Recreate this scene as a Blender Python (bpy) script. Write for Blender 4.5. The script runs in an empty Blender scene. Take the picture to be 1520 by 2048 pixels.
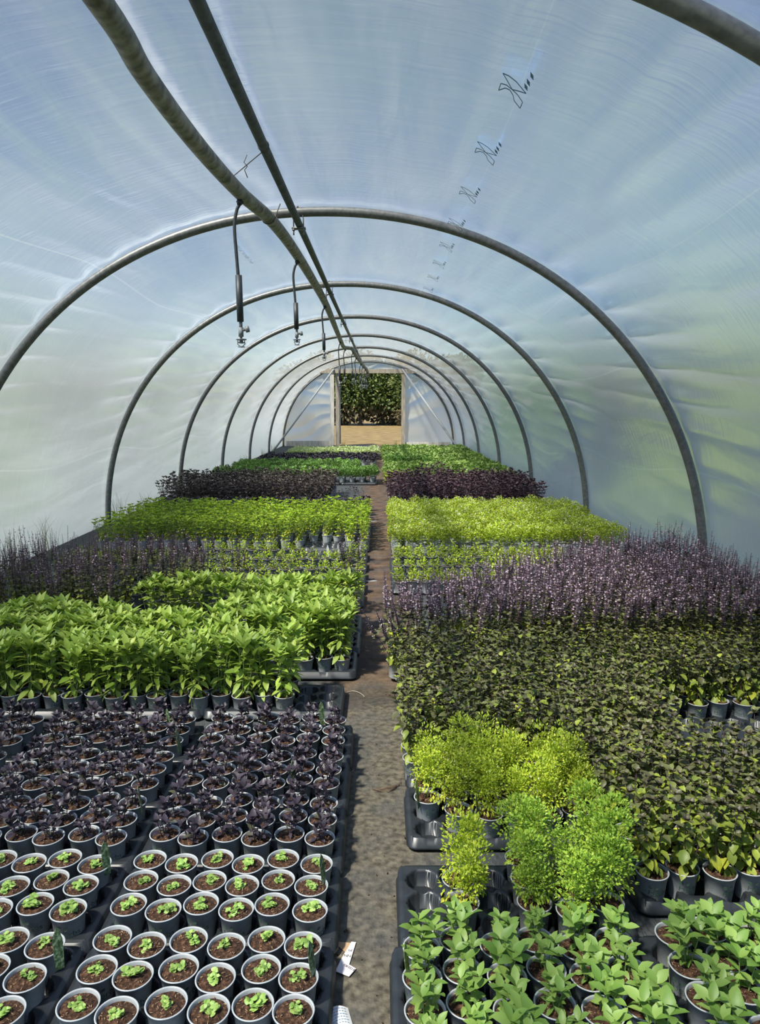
import bpy, math, random
from mathutils import Vector, Matrix, noise

S = bpy.context.scene
C = S.collection
PI = math.pi
R = math.radians

# ------------------------------------------------------------------ camera, sky, sun, exposure
CAMX, CAMH, FPX, PITCH = 0.407, 1.5, 1471.4, 8.464
cd = bpy.data.cameras.new('camera')
cam = bpy.data.objects.new('camera', cd)
C.objects.link(cam)
cam.location = (CAMX, 0, CAMH)
cam.rotation_euler = (R(90 - PITCH), 0, 0)
cd.sensor_fit = 'VERTICAL'
cd.sensor_height = 36
cd.lens = 36 * FPX / 2048
cd.clip_start = 0.05
cd.clip_end = 400
S.camera = cam

SUN_DIR = Vector((-0.42, -0.38, 0.82)).normalized()
sl = bpy.data.lights.new('sun', 'SUN')
sl.energy = 10.5
sl.angle = R(4.0)
sl.color = (1.0, 0.945, 0.84)
so = bpy.data.objects.new('sun', sl)
C.objects.link(so)
so.rotation_euler = (-SUN_DIR).to_track_quat('-Z', 'Y').to_euler()

w = bpy.data.worlds.new('world')
S.world = w
w.use_nodes = True
wn = w.node_tree
bg = wn.nodes['Background']
sky = wn.nodes.new('ShaderNodeTexSky')
sky.sky_type = 'NISHITA'
sky.sun_disc = False
sky.sun_elevation = math.asin(SUN_DIR.z)
sky.sun_rotation = math.atan2(SUN_DIR.x, SUN_DIR.y)
sky.air_density = 1.0
sky.dust_density = 0.15
sky.ozone_density = 1.3
tint = wn.nodes.new('ShaderNodeMix')
tint.data_type = 'RGBA'
tint.blend_type = 'MULTIPLY'
tint.inputs[0].default_value = 1
tint.inputs[7].default_value = (.80, .95, 1.17, 1)
wn.links.new(sky.outputs[0], tint.inputs[6])
wn.links.new(tint.outputs[2], bg.inputs[0])
bg.inputs[1].default_value = 0.225

vs = S.view_settings
S.display_settings.display_device = 'sRGB'
vs.view_transform = 'Standard'
vs.look = 'None'
vs.gamma = 1
vs.exposure = 0.0
vs.use_curve_mapping = False
cy = S.cycles
cy.max_bounces = 6
cy.diffuse_bounces = 3
cy.glossy_bounces = 2
cy.transmission_bounces = 4
cy.transparent_max_bounces = 12
cy.caustics_reflective = False
cy.caustics_refractive = False
cy.use_denoising = True
cy.sample_clamp_indirect = 4
cy.sample_clamp_direct = 12


# ------------------------------------------------------------------ helpers
def tag(o, label=None, cat=None, group=None, kind=None):
    if label: o['label'] = label
    if cat: o['category'] = cat
    if group: o['group'] = group
    if kind: o['kind'] = kind
    return o


def link(name, data, parent=None):
    o = bpy.data.objects.new(name, data)
    C.objects.link(o)
    if parent: o.parent = parent
    return o


def empty(name, loc=(0, 0, 0), rz=0):
    o = bpy.data.objects.new(name, None)
    C.objects.link(o)
    o.empty_display_size = .05
    o.location = loc
    o.rotation_euler = (0, 0, rz)
    return o


class MB:
    """collects verts, faces, material numbers"""
    def __init__(s):
        s.v, s.f, s.m = [], [], []

    def add(s, vs_, fs, mi=0):
        b = len(s.v)
        s.v.extend(vs_)
        for f in fs:
            s.f.append(tuple(b + i for i in f))
            s.m.append(mi)

    def mesh(s, name, mats, smooth=True):
        me = bpy.data.meshes.new(name)
        me.from_pydata([tuple(p) for p in s.v], [], s.f)
        for m in mats: me.materials.append(m)
        if len(mats) > 1: me.polygons.foreach_set('material_index', s.m)
        if smooth: me.polygons.foreach_set('use_smooth', [True] * len(s.f))
        me.update()
        return me

    def box(s, c, d, mi=0, rot=None):
        cx, cy_, cz = c
        pts = [Vector((sx * d[0] / 2, sy * d[1] / 2, sz * d[2] / 2)) for sx in (-1, 1) for sy in (-1, 1) for sz in (-1, 1)]
        if rot is not None: pts = [rot @ p for p in pts]
        s.add([p + Vector(c) for p in pts], [(0, 1, 3, 2), (4, 6, 7, 5), (0, 4, 5, 1), (2, 3, 7, 6), (0, 2, 6, 4), (1, 5, 7, 3)], mi)

    def tube(s, pts, rad, n=8, mi=0, caps=True):
        pts = [Vector(p) for p in pts]
        if not isinstance(rad, (list, tuple)): rad = [rad] * len(pts)
        vs_, fs = [], []
        up = None
        for i, p in enumerate(pts):
            t = (pts[min(i + 1, len(pts) - 1)] - pts[max(i - 1, 0)])
            t = t.normalized() if t.length > 1e-9 else Vector((0, 0, 1))
            if up is None:
                up = Vector((0, 0, 1)) if abs(t.z) < .9 else Vector((1, 0, 0))
            a = t.cross(up).normalized()
            up = a.cross(t).normalized()
            for k in range(n):
                an = 2 * PI * k / n
                vs_.append(p + (a * math.cos(an) + up * math.sin(an)) * rad[i])
        for i in range(len(pts) - 1):
            for k in range(n):
                k2 = (k + 1) % n
                fs.append((i * n + k, i * n + k2, (i + 1) * n + k2, (i + 1) * n + k))
        if caps:
            fs.append(tuple(range(n - 1, -1, -1)))
            fs.append(tuple((len(pts) - 1) * n + k for k in range(n)))
        s.add(vs_, fs, mi)

    def lathe(s, prof, n=24, mi=0, c=(0, 0, 0), close=False):
        vs_, fs = [], []
        for r, z in prof:
            for k in range(n):
                a = 2 * PI * k / n
                vs_.append((c[0] + r * math.cos(a), c[1] + r * math.sin(a), c[2] + z))
        for i in range(len(prof) - 1):
            for k in range(n):
                k2 = (k + 1) % n
                fs.append((i * n + k, i * n + k2, (i + 1) * n + k2, (i + 1) * n + k))
        if close:
            fs.append(tuple(range(n - 1, -1, -1)))
            fs.append(tuple((len(prof) - 1) * n + k for k in range(n)))
        s.add(vs_, fs, mi)

    def leaf(s, base, d, length, width, mi=0, curl=.25, fold=.25, shape=0, roll=0.0):
        """one folded leaf; shape 0 pointed, 1 rounded, 2 diamond (tiny)"""
        d = Vector(d).normalized()
        up = Vector((0, 0, 1))
        side = d.cross(up)
        if side.length < .05: side = Vector((math.cos(roll), math.sin(roll), 0))
        side.normalize()
        nrm = side.cross(d).normalized()
        if roll:
            q = Matrix.Rotation(roll, 3, d)
            side = q @ side
            nrm = q @ nrm
        b = Vector(base)
        P = lambda t, x: b + d * (length * t * (1 - .25 * curl * t)) - nrm * (curl * length * t * t * .6) + side * (x * width * .5) + nrm * (abs(x) * fold * width * .5)
        if shape == 2:
            s.add([P(0, 0), P(.5, 1), P(1, 0), P(.5, -1)], [(0, 1, 2), (0, 2, 3)], mi)
            return
        prof = ((.22, .75), (.5, 1.0), (.78, .62)) if shape == 0 else ((.15, .75), (.5, 1.08), (.85, .8))
        vs_ = [P(0, 0)]
        for t, x in prof:
            vs_ += [P(t, x), P(t, 0), P(t, -x)]
        vs_.append(P(1, 0))
        fs = [(0, 1, 2), (0, 2, 3), (1, 4, 5, 2), (2, 5, 6, 3), (4, 7, 8, 5), (5, 8, 9, 6), (7, 10, 8), (8, 10, 9)]
        s.add(vs_, fs, mi)


# ------------------------------------------------------------------ materials
def mat(name):
    m = bpy.data.materials.new(name)
    m.use_nodes = True
    nt = m.node_tree
    return m, nt, nt.nodes, nt.links, nt.nodes['Principled BSDF']


def noise_mat(name, c1, c2, scale=20, rough=.6, bump=0, detail=4, metal=0, c3=None, spec=.5, lo=.35, hi=.65, stretch=None, bscale=None):
    m, nt, N, L, P = mat(name)
    tc = N.new('ShaderNodeTexCoord')
    no = N.new('ShaderNodeTexNoise')
    no.inputs['Scale'].default_value = scale
    no.inputs['Detail'].default_value = detail
    src = tc.outputs['Object']
    if stretch:
        mp = N.new('ShaderNodeMapping')
        mp.inputs['Scale'].default_value = stretch
        L.new(src, mp.inputs[0])
        src = mp.outputs[0]
    L.new(src, no.inputs['Vector'])
    cr = N.new('ShaderNodeValToRGB')
    cr.color_ramp.elements[0].position = lo
    cr.color_ramp.elements[1].position = hi
    cr.color_ramp.elements[0].color = (*c1, 1)
    cr.color_ramp.elements[1].color = (*c2, 1)
    if c3:
        e = cr.color_ramp.elements.new(.5 * (lo + hi))
        e.color = (*c3, 1)
    L.new(no.outputs[0], cr.inputs[0])
    L.new(cr.outputs[0], P.inputs['Base Color'])
    P.inputs['Roughness'].default_value = rough
    P.inputs['Metallic'].default_value = metal
    P.inputs['Specular IOR Level'].default_value = spec
    if bump:
        bp = N.new('ShaderNodeBump')
        bp.inputs['Strength'].default_value = bump
        bp.inputs['Distance'].default_value = .01
        if bscale:
            n2 = N.new('ShaderNodeTexNoise')
            n2.inputs['Scale'].default_value = bscale
            L.new(src, n2.inputs['Vector'])
            L.new(n2.outputs[0], bp.inputs['Height'])
        else:
            L.new(no.outputs[0], bp.inputs['Height'])
        L.new(bp.outputs[0], P.inputs['Normal'])
    return m


def leaf_mat(name, c1, c2, c3=None, trans=.3, rough=.45, spec=.35, objvar=.12):
    """leaf colour differs from leaf to leaf and a little from plant to plant; some light passes through"""
    m, nt, N, L, P = mat(name)
    g = N.new('ShaderNodeNewGeometry')
    oi = N.new('ShaderNodeObjectInfo')
    cr = N.new('ShaderNodeValToRGB')
    cr.color_ramp.elements[0].color = (*c1, 1)
    cr.color_ramp.elements[1].color = (*c2, 1)
    if c3:
        e = cr.color_ramp.elements.new(.86)
        e.color = (*c2, 1)
        cr.color_ramp.elements[2].color = (*c3, 1)
    L.new(g.outputs['Random Per Island'], cr.inputs[0])
    hs = N.new('ShaderNodeHueSaturation')
    mr = N.new('ShaderNodeMapRange')
    mr.inputs[3].default_value = 1 - objvar * 1.5
    mr.inputs[4].default_value = 1 + objvar * 1.5
    L.new(oi.outputs['Random'], mr.inputs[0])
    L.new(mr.outputs[0], hs.inputs['Value'])
    L.new(cr.outputs[0], hs.inputs['Color'])
    L.new(hs.outputs[0], P.inputs['Base Color'])
    P.inputs['Roughness'].default_value = rough
    P.inputs['Specular IOR Level'].default_value = spec
    tr = N.new('ShaderNodeBsdfTranslucent')
    L.new(hs.outputs[0], tr.inputs[0])
    mx = N.new('ShaderNodeMixShader')
    mx.inputs[0].default_value = trans
    L.new(P.outputs[0], mx.inputs[1])
    L.new(tr.outputs[0], mx.inputs[2])
    L.new(mx.outputs[0], nt.nodes['Material Output'].inputs[0])
    return m


M = {}
M['pot'] = noise_mat('grey_pot_plastic', (.34, .365, .375), (.41, .435, .445), 60, .36, spec=.5)
M['rim'] = M['pot']
M['ink'] = noise_mat('dark_green_ink', (.035, .075, .05), (.05, .095, .065), 80, .6)
M['soil'] = noise_mat('peat_soil', (.016, .009, .006), (.16, .085, .05), 130, .95, .9, 6, c3=(.058, .03, .018), spec=.2, lo=.3, hi=.74)
M['fleck'] = noise_mat('wood_fibre', (.32, .21, .12), (.22, .13, .07), 60, .9)
M['tray'] = noise_mat('black_tray_plastic', (.014, .017, .02), (.025, .029, .033), 26, .38, .0, spec=.5)
M['traydust'] = M['tray']
M['steel'] = noise_mat('galvanised_steel', (.12, .122, .115), (.19, .19, .18), 30, .45, .05, metal=.35, stretch=(1, 1, 1))
M['ridge'] = noise_mat('dark_galvanised_pipe', (.075, .085, .08), (.12, .13, .12), 25, .5, .05, metal=.3)
M['pvc'] = noise_mat('algae_stained_pipe', (.085, .08, .055), (.36, .35, .28), 16, .55, .08, 8, c3=(.22, .215, .165), lo=.33, hi=.68)
M['hose'] = noise_mat('black_hose', (.018, .022, .024), (.035, .04, .042), 40, .5)
M['sprink'] = noise_mat('weathered_sprinkler_plastic', (.10, .11, .11), (.25, .26, .26), 90, .5)
M['sprink2'] = noise_mat('pale_zinc_pole', (.34, .35, .34), (.46, .47, .46), 30, .5)
M['wire'] = noise_mat('rusty_wire', (.05, .045, .04), (.12, .10, .08), 50, .7)
M['wood'] = noise_mat('pale_sunlit_timber', (.46, .43, .37), (.72, .68, .60), 6, .85, .2, 6, stretch=(6, 6, .7))  # pale wood; the left post's sunlit white is put into this colour
M['wood_dark'] = noise_mat('brown_timber', (.26, .22, .16), (.46, .40, .31), 6, .85, .2, 6, stretch=(6, 6, .7))
M['paper'] = noise_mat('white_paper', (.62, .61, .58), (.74, .73, .70), 18, .8)
M['card'] = noise_mat('brown_card', (.34, .21, .11), (.46, .31, .18), 14, .85)
M['pinkp'] = noise_mat('pink_paper', (.62, .54, .56), (.70, .63, .64), 18, .8)
M['black'] = noise_mat('black_print', (.02, .02, .025), (.03, .03, .035), 50, .7)
M['blueink'] = noise_mat('blue_film_print', (.10, .22, .38), (.13, .26, .42), 30, .7)
M['tag_green'] = noise_mat('printed_plant_tag', (.03, .05, .025), (.30, .36, .22), 110, .3, c3=(.07, .13, .05))
M['tag_yellow'] = noise_mat('printed_yellow_tag', (.25, .28, .05), (.55, .55, .35), 120, .3, c3=(.12, .2, .05))
M['tag_white'] = noise_mat('white_plant_tag', (.66, .68, .66), (.74, .75, .73), 30, .4)
M['twig'] = noise_mat('dry_twig', (.07, .045, .03), (.14, .10, .06), 60, .9)
M['string'] = noise_mat('pale_string', (.42, .36, .27), (.5, .44, .34), 60, .9)
M['dry'] = leaf_mat('dry_grass_blade', (.38, .35, .22), (.22, .24, .10), trans=.2)
M['grassblade'] = leaf_mat('green_grass_blade', (.10, .17, .04), (.20, .26, .09), trans=.25)

M['seed'] = leaf_mat('seedling_leaf', (.24, .40, .085), (.40, .55, .15), trans=.3)
M['purple'] = leaf_mat('dark_purple_leaf', (.026, .021, .030), (.060, .046, .062), (.11, .12, .055), trans=.1, rough=.42, spec=.28)
M['tall'] = leaf_mat('lanceolate_leaf', (.20, .32, .04), (.36, .47, .085), (.46, .53, .08), trans=.35)
M['front'] = leaf_mat('basil_leaf', (.13, .245, .042), (.26, .385, .088), trans=.32)
M['stemg'] = noise_mat('green_stem', (.14, .22, .06), (.2, .28, .09), 40, .6)
M['stemp'] = noise_mat('purple_stem', (.045, .028, .035), (.08, .045, .055), 40, .6)
M['thaid'] = leaf_mat('dark_thai_leaf', (.075, .075, .035), (.17, .19, .06), (.09, .055, .05), trans=.2)
M['thail'] = leaf_mat('lime_thai_leaf', (.17, .24, .045), (.34, .40, .055), (.48, .50, .05), trans=.35)
M['thait'] = leaf_mat('purple_shoot_tip', (.05, .04, .032), (.11, .10, .055), trans=.15)
M['flow'] = leaf_mat('mauve_floret', (.32, .21, .28), (.62, .49, .57), trans=.3)
M['bract'] = leaf_mat('purple_bract', (.055, .034, .034), (.12, .078, .075), trans=.15)
M['bush'] = leaf_mat('bush_basil_leaf', (.26, .38, .025), (.50, .58, .05), (.66, .68, .13), trans=.35, objvar=.2)
M['bushy'] = leaf_mat('yellow_lower_leaf', (.38, .44, .04), (.60, .58, .07), trans=.35)
M['bushg'] = leaf_mat('green_bush_leaf', (.18, .33, .035), (.36, .50, .06), (.45, .53, .06), trans=.33)
M['cream'] = leaf_mat('cream_floret', (.60, .64, .40), (.72, .74, .58), trans=.3)
M['bright'] = leaf_mat('bright_basil_leaf', (.20, .34, .02), (.40, .52, .035), (.52, .58, .06), trans=.4, objvar=.2)
M['mid'] = leaf_mat('mid_green_leaf', (.11, .24, .04), (.23, .38, .08), (.30, .42, .08), trans=.3, objvar=.2)
M['far'] = leaf_mat('far_green_leaf', (.16, .28, .055), (.32, .43, .10), trans=.3, objvar=.2)
M['pale'] = leaf_mat('pale_variegated_leaf', (.40, .50, .18), (.62, .68, .36), trans=.3)
M['maroon'] = leaf_mat('maroon_leaf', (.045, .024, .032), (.11, .06, .07), (.10, .085, .05), trans=.18, rough=.4)
M['olive'] = leaf_mat('dark_olive_purple_leaf', (.05, .038, .034), (.13, .10, .08), (.20, .21, .11), trans=.18, rough=.4)
M['hedge'] = leaf_mat('hedge_leaf', (.045, .07, .015), (.125, .16, .036), (.19, .20, .06), trans=.2)
M['hedgeb'] = leaf_mat('brown_undergrowth', (.075, .06, .03), (.16, .13, .06), trans=.1)


def film_mat(name, base, side, endwall=False):
    """milky polythene: mostly see-through, part scattering, hazier low down, with creases and a soft sheen"""
    m, nt, N, L, P = mat(name)
    N.remove(P)
    out = N['Material Output']
    uv = N.new('ShaderNodeUVMap')

    def nz(scale, stretch, detail=3, dist=0.0):
        mp = N.new('ShaderNodeMapping')
        mp.inputs['Scale'].default_value = (*stretch, 1)
        L.new(uv.outputs[0], mp.inputs[0])
        n = N.new('ShaderNodeTexNoise')
        n.inputs['Scale'].default_value = scale
        n.inputs['Detail'].default_value = detail
        n.inputs['Distortion'].default_value = dist
        L.new(mp.outputs[0], n.inputs['Vector'])
        return n.outputs[0]

    def ma(op, a, b=None, c=None):
        n = N.new('ShaderNodeMath')
        n.operation = op
        for i, x in enumerate((a, b, c)):
            if x is None: continue
            if isinstance(x, (int, float)): n.inputs[i].default_value = x
            else: L.new(x, n.inputs[i])
        return n.outputs[0]

    def rng(x, a, b, c, d):
        n = N.new('ShaderNodeMapRange')
        for i, q in enumerate((a, b, c, d)): n.inputs[i + 1].default_value = q
        L.new(x, n.inputs[0])
        return n.outputs[0]

    geo = N.new('ShaderNodeNewGeometry')
    sp = N.new('ShaderNodeSeparateXYZ')
    L.new(geo.outputs['Position'], sp.inputs[0])
    low = rng(sp.outputs['Z'], .0, 2.7, side, base)           # haze, thicker towards the foot of the film
    cloud = rng(nz(.55, (1, .7), 4, .4), .3, .7, -.05, .07)
    streak = rng(nz(1.9, (1.7, .16), 4, .9), .45, .74, -.02, .11)   # long whitish streaks along the tunnel
    if endwall: streak = rng(nz(2.0, (.5, 1.6), 4, 1.2), .48, .7, 0, .14)
    fine = rng(nz(9, (.25, 3.2), 3, .8), .45, .7, 0, .06)           # fine condensation lines round the arch
    lw = N.new('ShaderNodeLayerWeight')
    lw.inputs['Blend'].default_value = .35
    graz = ma('MULTIPLY', ma('POWER', lw.outputs['Facing'], 1.6), .34)
    f = ma('ADD', ma('ADD', low, cloud), ma('ADD', streak, fine))
    if not endwall:
        su = N.new('ShaderNodeSeparateXYZ')
        L.new(uv.outputs[0], su.inputs[0])
        for u0, wd, k in ((.95, .004, .3), (2.9, .004, .28), (8.3, .005, .3), (6.6, .003, .2), (7.35, .005, .22), (5.6, .002, .12)):   # fold lines along the tunnel
            dx = ma('ABSOLUTE', ma('SUBTRACT', su.outputs[0], u0))
            f = ma('ADD', f, rng(dx, 0, wd * 2.2, k, 0))
    f = ma('ADD', f, graz)
    f = ma('MINIMUM', ma('MAXIMUM', f, .03), .92)
    bp = N.new('ShaderNodeBump')
    bp.inputs['Strength'].default_value = .55
    bp.inputs['Distance'].default_value = .03
    h = ma('ADD', nz(3, (1.4, .3), 3, .5), ma('MULTIPLY', nz(10, (.25, 3.0), 2, .6), .22))
    L.new(h, bp.inputs['Height'])
    tp = N.new('ShaderNodeBsdfTransparent')
    tp.inputs[0].default_value = (.97, .985, .98, 1)
    rf = N.new('ShaderNodeBsdfRefraction')      # the film also blurs what lies behind it
    rf.inputs['IOR'].default_value = 1.22
    rf.inputs['Roughness'].default_value = .9
    rf.inputs[0].default_value = (.95, .975, .97, 1)
    m0 = N.new('ShaderNodeMixShader')
    L.new(rng(sp.outputs['Z'], 1.65, 2.35, .96, .22), m0.inputs[0])
    L.new(tp.outputs[0], m0.inputs[1])
    L.new(rf.outputs[0], m0.inputs[2])
    tl = N.new('ShaderNodeBsdfTranslucent')
    tl.inputs[0].default_value = (.88, .93, .91, 1)
    df = N.new('ShaderNodeBsdfDiffuse')
    df.inputs[0].default_value = (.88, .93, .91, 1)
    for b in (tl, df): L.new(bp.outputs[0], b.inputs['Normal'])
    m1 = N.new('ShaderNodeMixShader')
    m1.inputs[0].default_value = .45
    L.new(tl.outputs[0], m1.inputs[1])
    L.new(df.outputs[0], m1.inputs[2])
    m2 = N.new('ShaderNodeMixShader')
    L.new(f, m2.inputs[0])
    L.new(m0.outputs[0], m2.inputs[1])
    L.new(m1.outputs[0], m2.inputs[2])
    gl = N.new('ShaderNodeBsdfGlossy')
    gl.inputs['Roughness'].default_value = .28
    gl.inputs[0].default_value = (1, 1, 1, 1)
    L.new(bp.outputs[0], gl.inputs['Normal'])
    fr = N.new('ShaderNodeFresnel')
    fr.inputs[0].default_value = 1.35
    L.new(bp.outputs[0], fr.inputs['Normal'])
    m3 = N.new('ShaderNodeMixShader')
    L.new(ma('MULTIPLY', fr.outputs[0], .6), m3.inputs[0])
    L.new(m2.outputs[0], m3.inputs[1])
    L.new(gl.outputs[0], m3.inputs[2])
    L.new(m3.outputs[0], out.inputs[0])
    return m


M['film'] = film_mat('polythene_film', .12, .86)
M['filmend'] = film_mat('polythene_end_film', .46, .60, True)


def floor_mat():
    m, nt, N, L, P = mat('dusty_weed_membrane')
    tc = N.new('ShaderNodeTexCoord')
    sp = N.new('ShaderNodeSeparateXYZ')
    L.new(tc.outputs['Object'], sp.inputs[0])

    def nz(scale, detail=5, st=None):
        n = N.new('ShaderNodeTexNoise')
        n.inputs['Scale'].default_value = scale
        n.inputs['Detail'].default_value = detail
        src = tc.outputs['Object']
        if st:
            mp = N.new('ShaderNodeMapping')
            mp.inputs['Scale'].default_value = st
            L.new(src, mp.inputs[0])
            src = mp.outputs[0]
        L.new(src, n.inputs['Vector'])
        return n.outputs[0]

    def ma(op, a, b):
        n = N.new('ShaderNodeMath')
        n.operation = op
        for i, x in enumerate((a, b)):
            if isinstance(x, (int, float)): n.inputs[i].default_value = x
            else: L.new(x, n.inputs[i])
        return n.outputs[0]

    def rng(x, a, b, c, d):
        n = N.new('ShaderNodeMapRange')
        for i, q in enumerate((a, b, c, d)): n.inputs[i + 1].default_value = q
        L.new(x, n.inputs[0])
        return n.outputs[0]

    def mix(fac, a, b):
        n = N.new('ShaderNodeMix')
        n.data_type = 'RGBA'
        L.new(fac, n.inputs[0])
        for i, x in ((6, a), (7, b)):
            if isinstance(x, tuple): n.inputs[i].default_value = (*x, 1)
            else: L.new(x, n.inputs[i])
        return n.outputs[2]
    # trodden earth along the path, black woven membrane elsewhere
    path = rng(ma('ABSOLUTE', ma('SUBTRACT', sp.outputs[0], .36), 0), .16, .34, 1, 0)
    far = rng(sp.outputs[1], 3.0, 5.0, 0, 1)
    dust = mix(rng(nz(38, 8), .35, .65, 0, 1), (.05, .044, .032), (.155, .135, .098))
    brown = mix(rng(nz(9, 8), .35, .65, 0, 1), (.055, .034, .022), (.15, .096, .06))
    dust2 = mix(rng(ma('ADD', far, ma('MULTIPLY', nz(2.2), .6)), .45, .9, 0, 1), dust, brown)
    patchy = ma('MULTIPLY', path, rng(nz(5, 6), .30, .56, .35, 1))
    weave = mix(rng(nz(220, 2, (1, .12, 1)), .3, .7, 0, 1), (.035, .04, .043), (.085, .09, .092))
    col = mix(patchy, weave, dust2)
    L.new(col, P.inputs['Base Color'])
    P.inputs['Roughness'].default_value = .85
    P.inputs['Specular IOR Level'].default_value = .25
    bp = N.new('ShaderNodeBump')
    bp.inputs['Strength'].default_value = .5
    bp.inputs['Distance'].default_value = .01
    L.new(nz(70, 6), bp.inputs['Height'])
    L.new(bp.outputs[0], P.inputs['Normal'])
    return m


M['floor'] = floor_mat()
M['straw'] = noise_mat('dry_mown_field', (.085, .055, .012), (.26, .175, .055), 2.2, .95, .4, 10, c3=(.16, .105, .028), stretch=(1, 2.5, 1), bscale=30)
M['lawn'] = noise_mat('grass_field', (.11, .14, .055), (.19, .215, .10), 1.2, .95, .3, 6, bscale=20)

# ------------------------------------------------------------------ tunnel geometry
HA, HH = 2.957, 2.885       # half width and height of the hoop centre line
D1, SP = 5.66, 3.334        # first whole hoop and the spacing
TH_N = 2.1


def arc(th, off=0.0):
    """point on the arch; th 0 = foot at +x, pi = foot at -x"""
    c, s = math.cos(th), math.sin(th)
    e = 2 / TH_N
    x = math.copysign(abs(c) ** e, c) * (HA + off)
    z = max(abs(s), 0) ** e * (HH + off)
    return x, z


YS, YE = -3.0, D1 + 6 * SP + .02


def film_mesh():
    nu, nv = 300, 560
    v, f, uvs = [], [], []
    rnd = random.Random(5)
    ph = [(rnd.uniform(0, 6.28), rnd.uniform(0, 6.28)) for _ in range(40)]
    us = []
    L_ = 0
    prev = None
    for i in range(nu + 1):
        x, z = arc(PI - PI * i / nu)
        if prev: L_ += math.hypot(x - prev[0], z - prev[1])
        us.append(L_)
        prev = (x, z)
    for j in range(nv + 1):
        y = YS + (YE - YS) * j / nv
        k = (y - D1) / SP
        kn = round(k)
        t = abs(k - kn) * SP                 # distance to the nearest hoop
        sg = math.sin(PI * (k - math.floor(k))) ** 2
        hp = ph[int(kn) % 20]
        for i in range(nu + 1):
            u = us[i]
            th = PI - PI * i / nu
            a = math.sin(th)
            loose = min(1, a * 2.0)
            d = .043 - .035 * sg * loose
            shoulder = math.exp(-((abs(math.cos(th)) - .72) / .25) ** 2)
            dirn = 1 if k > kn else -1
            # folds fanning out from each hoop
            q = u * 2 * PI / .27 + hp[0] + dirn * t * 2.2 * math.cos(th) + 2.2 * noise.noise(Vector((u * 1.2, kn * 3.1, 0)))
            env = math.exp(-t / .85) * (1 - math.exp(-t / .08))
            d += .027 * (.2 + shoulder) * loose * env * (abs(math.sin(q * .5)) * 2 - 1)
            # broad slack folds along the tunnel
            d += .022 * loose * sg * noise.noise(Vector((u * 2.3, y * .35 + 9, 3.3)))
            d += .011 * loose * (sg + .15) * noise.noise(Vector((u * 7, y * .9, 7.7)))
            x, z = arc(th, d)
            v.append((x, y, z if i not in (0, nu) else -.01))
            uvs.append((u - .10 * sg * math.cos(th), y))
    for j in range(nv):
        for i in range(nu):
            a = j * (nu + 1) + i
            f.append((a, a + 1, a + nu + 2, a + nu + 1))
    me = bpy.data.meshes.new('ceiling')
    me.from_pydata(v, [], f)
    ul = me.uv_layers.new(name='UVMap')
    li = [0] * len(me.loops)
    me.loops.foreach_get('vertex_index', li)
    flat = []
    for q in li: flat.extend(uvs[q])
    ul.data.foreach_set('uv', flat)
    me.polygons.foreach_set('use_smooth', [True] * len(f))
    me.materials.append(M['film'])
    return me


film = link('ceiling', film_mesh())
tag(film, 'milky polythene film stretched over the hoops as walls and roof', None, None, 'structure')

# floor and field
b = MB()
b.add([(-3.05, YS, 0), (3.05, YS, 0), (3.05, YE + .15, 0), (-3.05, YE + .15, 0)], [(0, 1, 2, 3)])
tag(link('floor', b.mesh('floor', [M['floor']])), 'dusty black membrane floor with an earthy path along the middle', None, None, 'structure')
b = MB()
b.add([(-120, -40, -.03), (120, -40, -.03), (120, 26, -.03), (-120, 26, -.03)], [(0, 1, 2, 3)])
tag(link('lawn', b.mesh('lawn', [M['lawn']])), 'grass field around the tunnel', None, None, 'structure')
b = MB()
b.add([(-120, 26, -.03), (120, 26, -.03), (120, 160, -.03), (-120, 160, -.03)], [(0, 1, 2, 3)])
tag(link('field', b.mesh('field', [M['straw']])), 'dry straw-coloured field beyond the far doorway', None, None, 'structure')

# hoops
ORD = ('zeroth first second third fourth fifth sixth seventh eighth ninth tenth eleventh twelfth thirteenth fourteenth fifteenth sixteenth seventeenth eighteenth '
       'nineteenth twentieth').split()
TENS = {20: 'twenty', 30: 'thirty', 40: 'forty'}


def ordw(n):
    if n <= 20: return ORD[n]
    t, u = n // 10 * 10, n % 10
    return TENS[t] + '-' + ORD[u] if u else {30: 'thirtieth', 40: 'fortieth'}[t]


hb = MB()
hb.tube([(arc(PI * i / 96)[0], 0, arc(PI * i / 96)[1]) for i in range(97)], .034, 14)
hoop_me = hb.mesh('steel_hoop', [M['steel']])
hl = {-1: 'galvanised steel hoop cutting the upper right corner above the front trays'}
for k in range(-1, 7):
    o = link('steel_hoop', hoop_me)
    o.location = (0, D1 + k * SP, 0)
    if k == -1: lab = hl[-1]
    elif k == 6: lab = 'galvanised steel hoop framing the end wall film at the far end'
    else: lab = 'galvanised steel hoop, %s complete arch along the tunnel from the camera' % ordw(k + 1)
    tag(o, lab, 'hoop', 'arched steel hoops of the tunnel')

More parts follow.
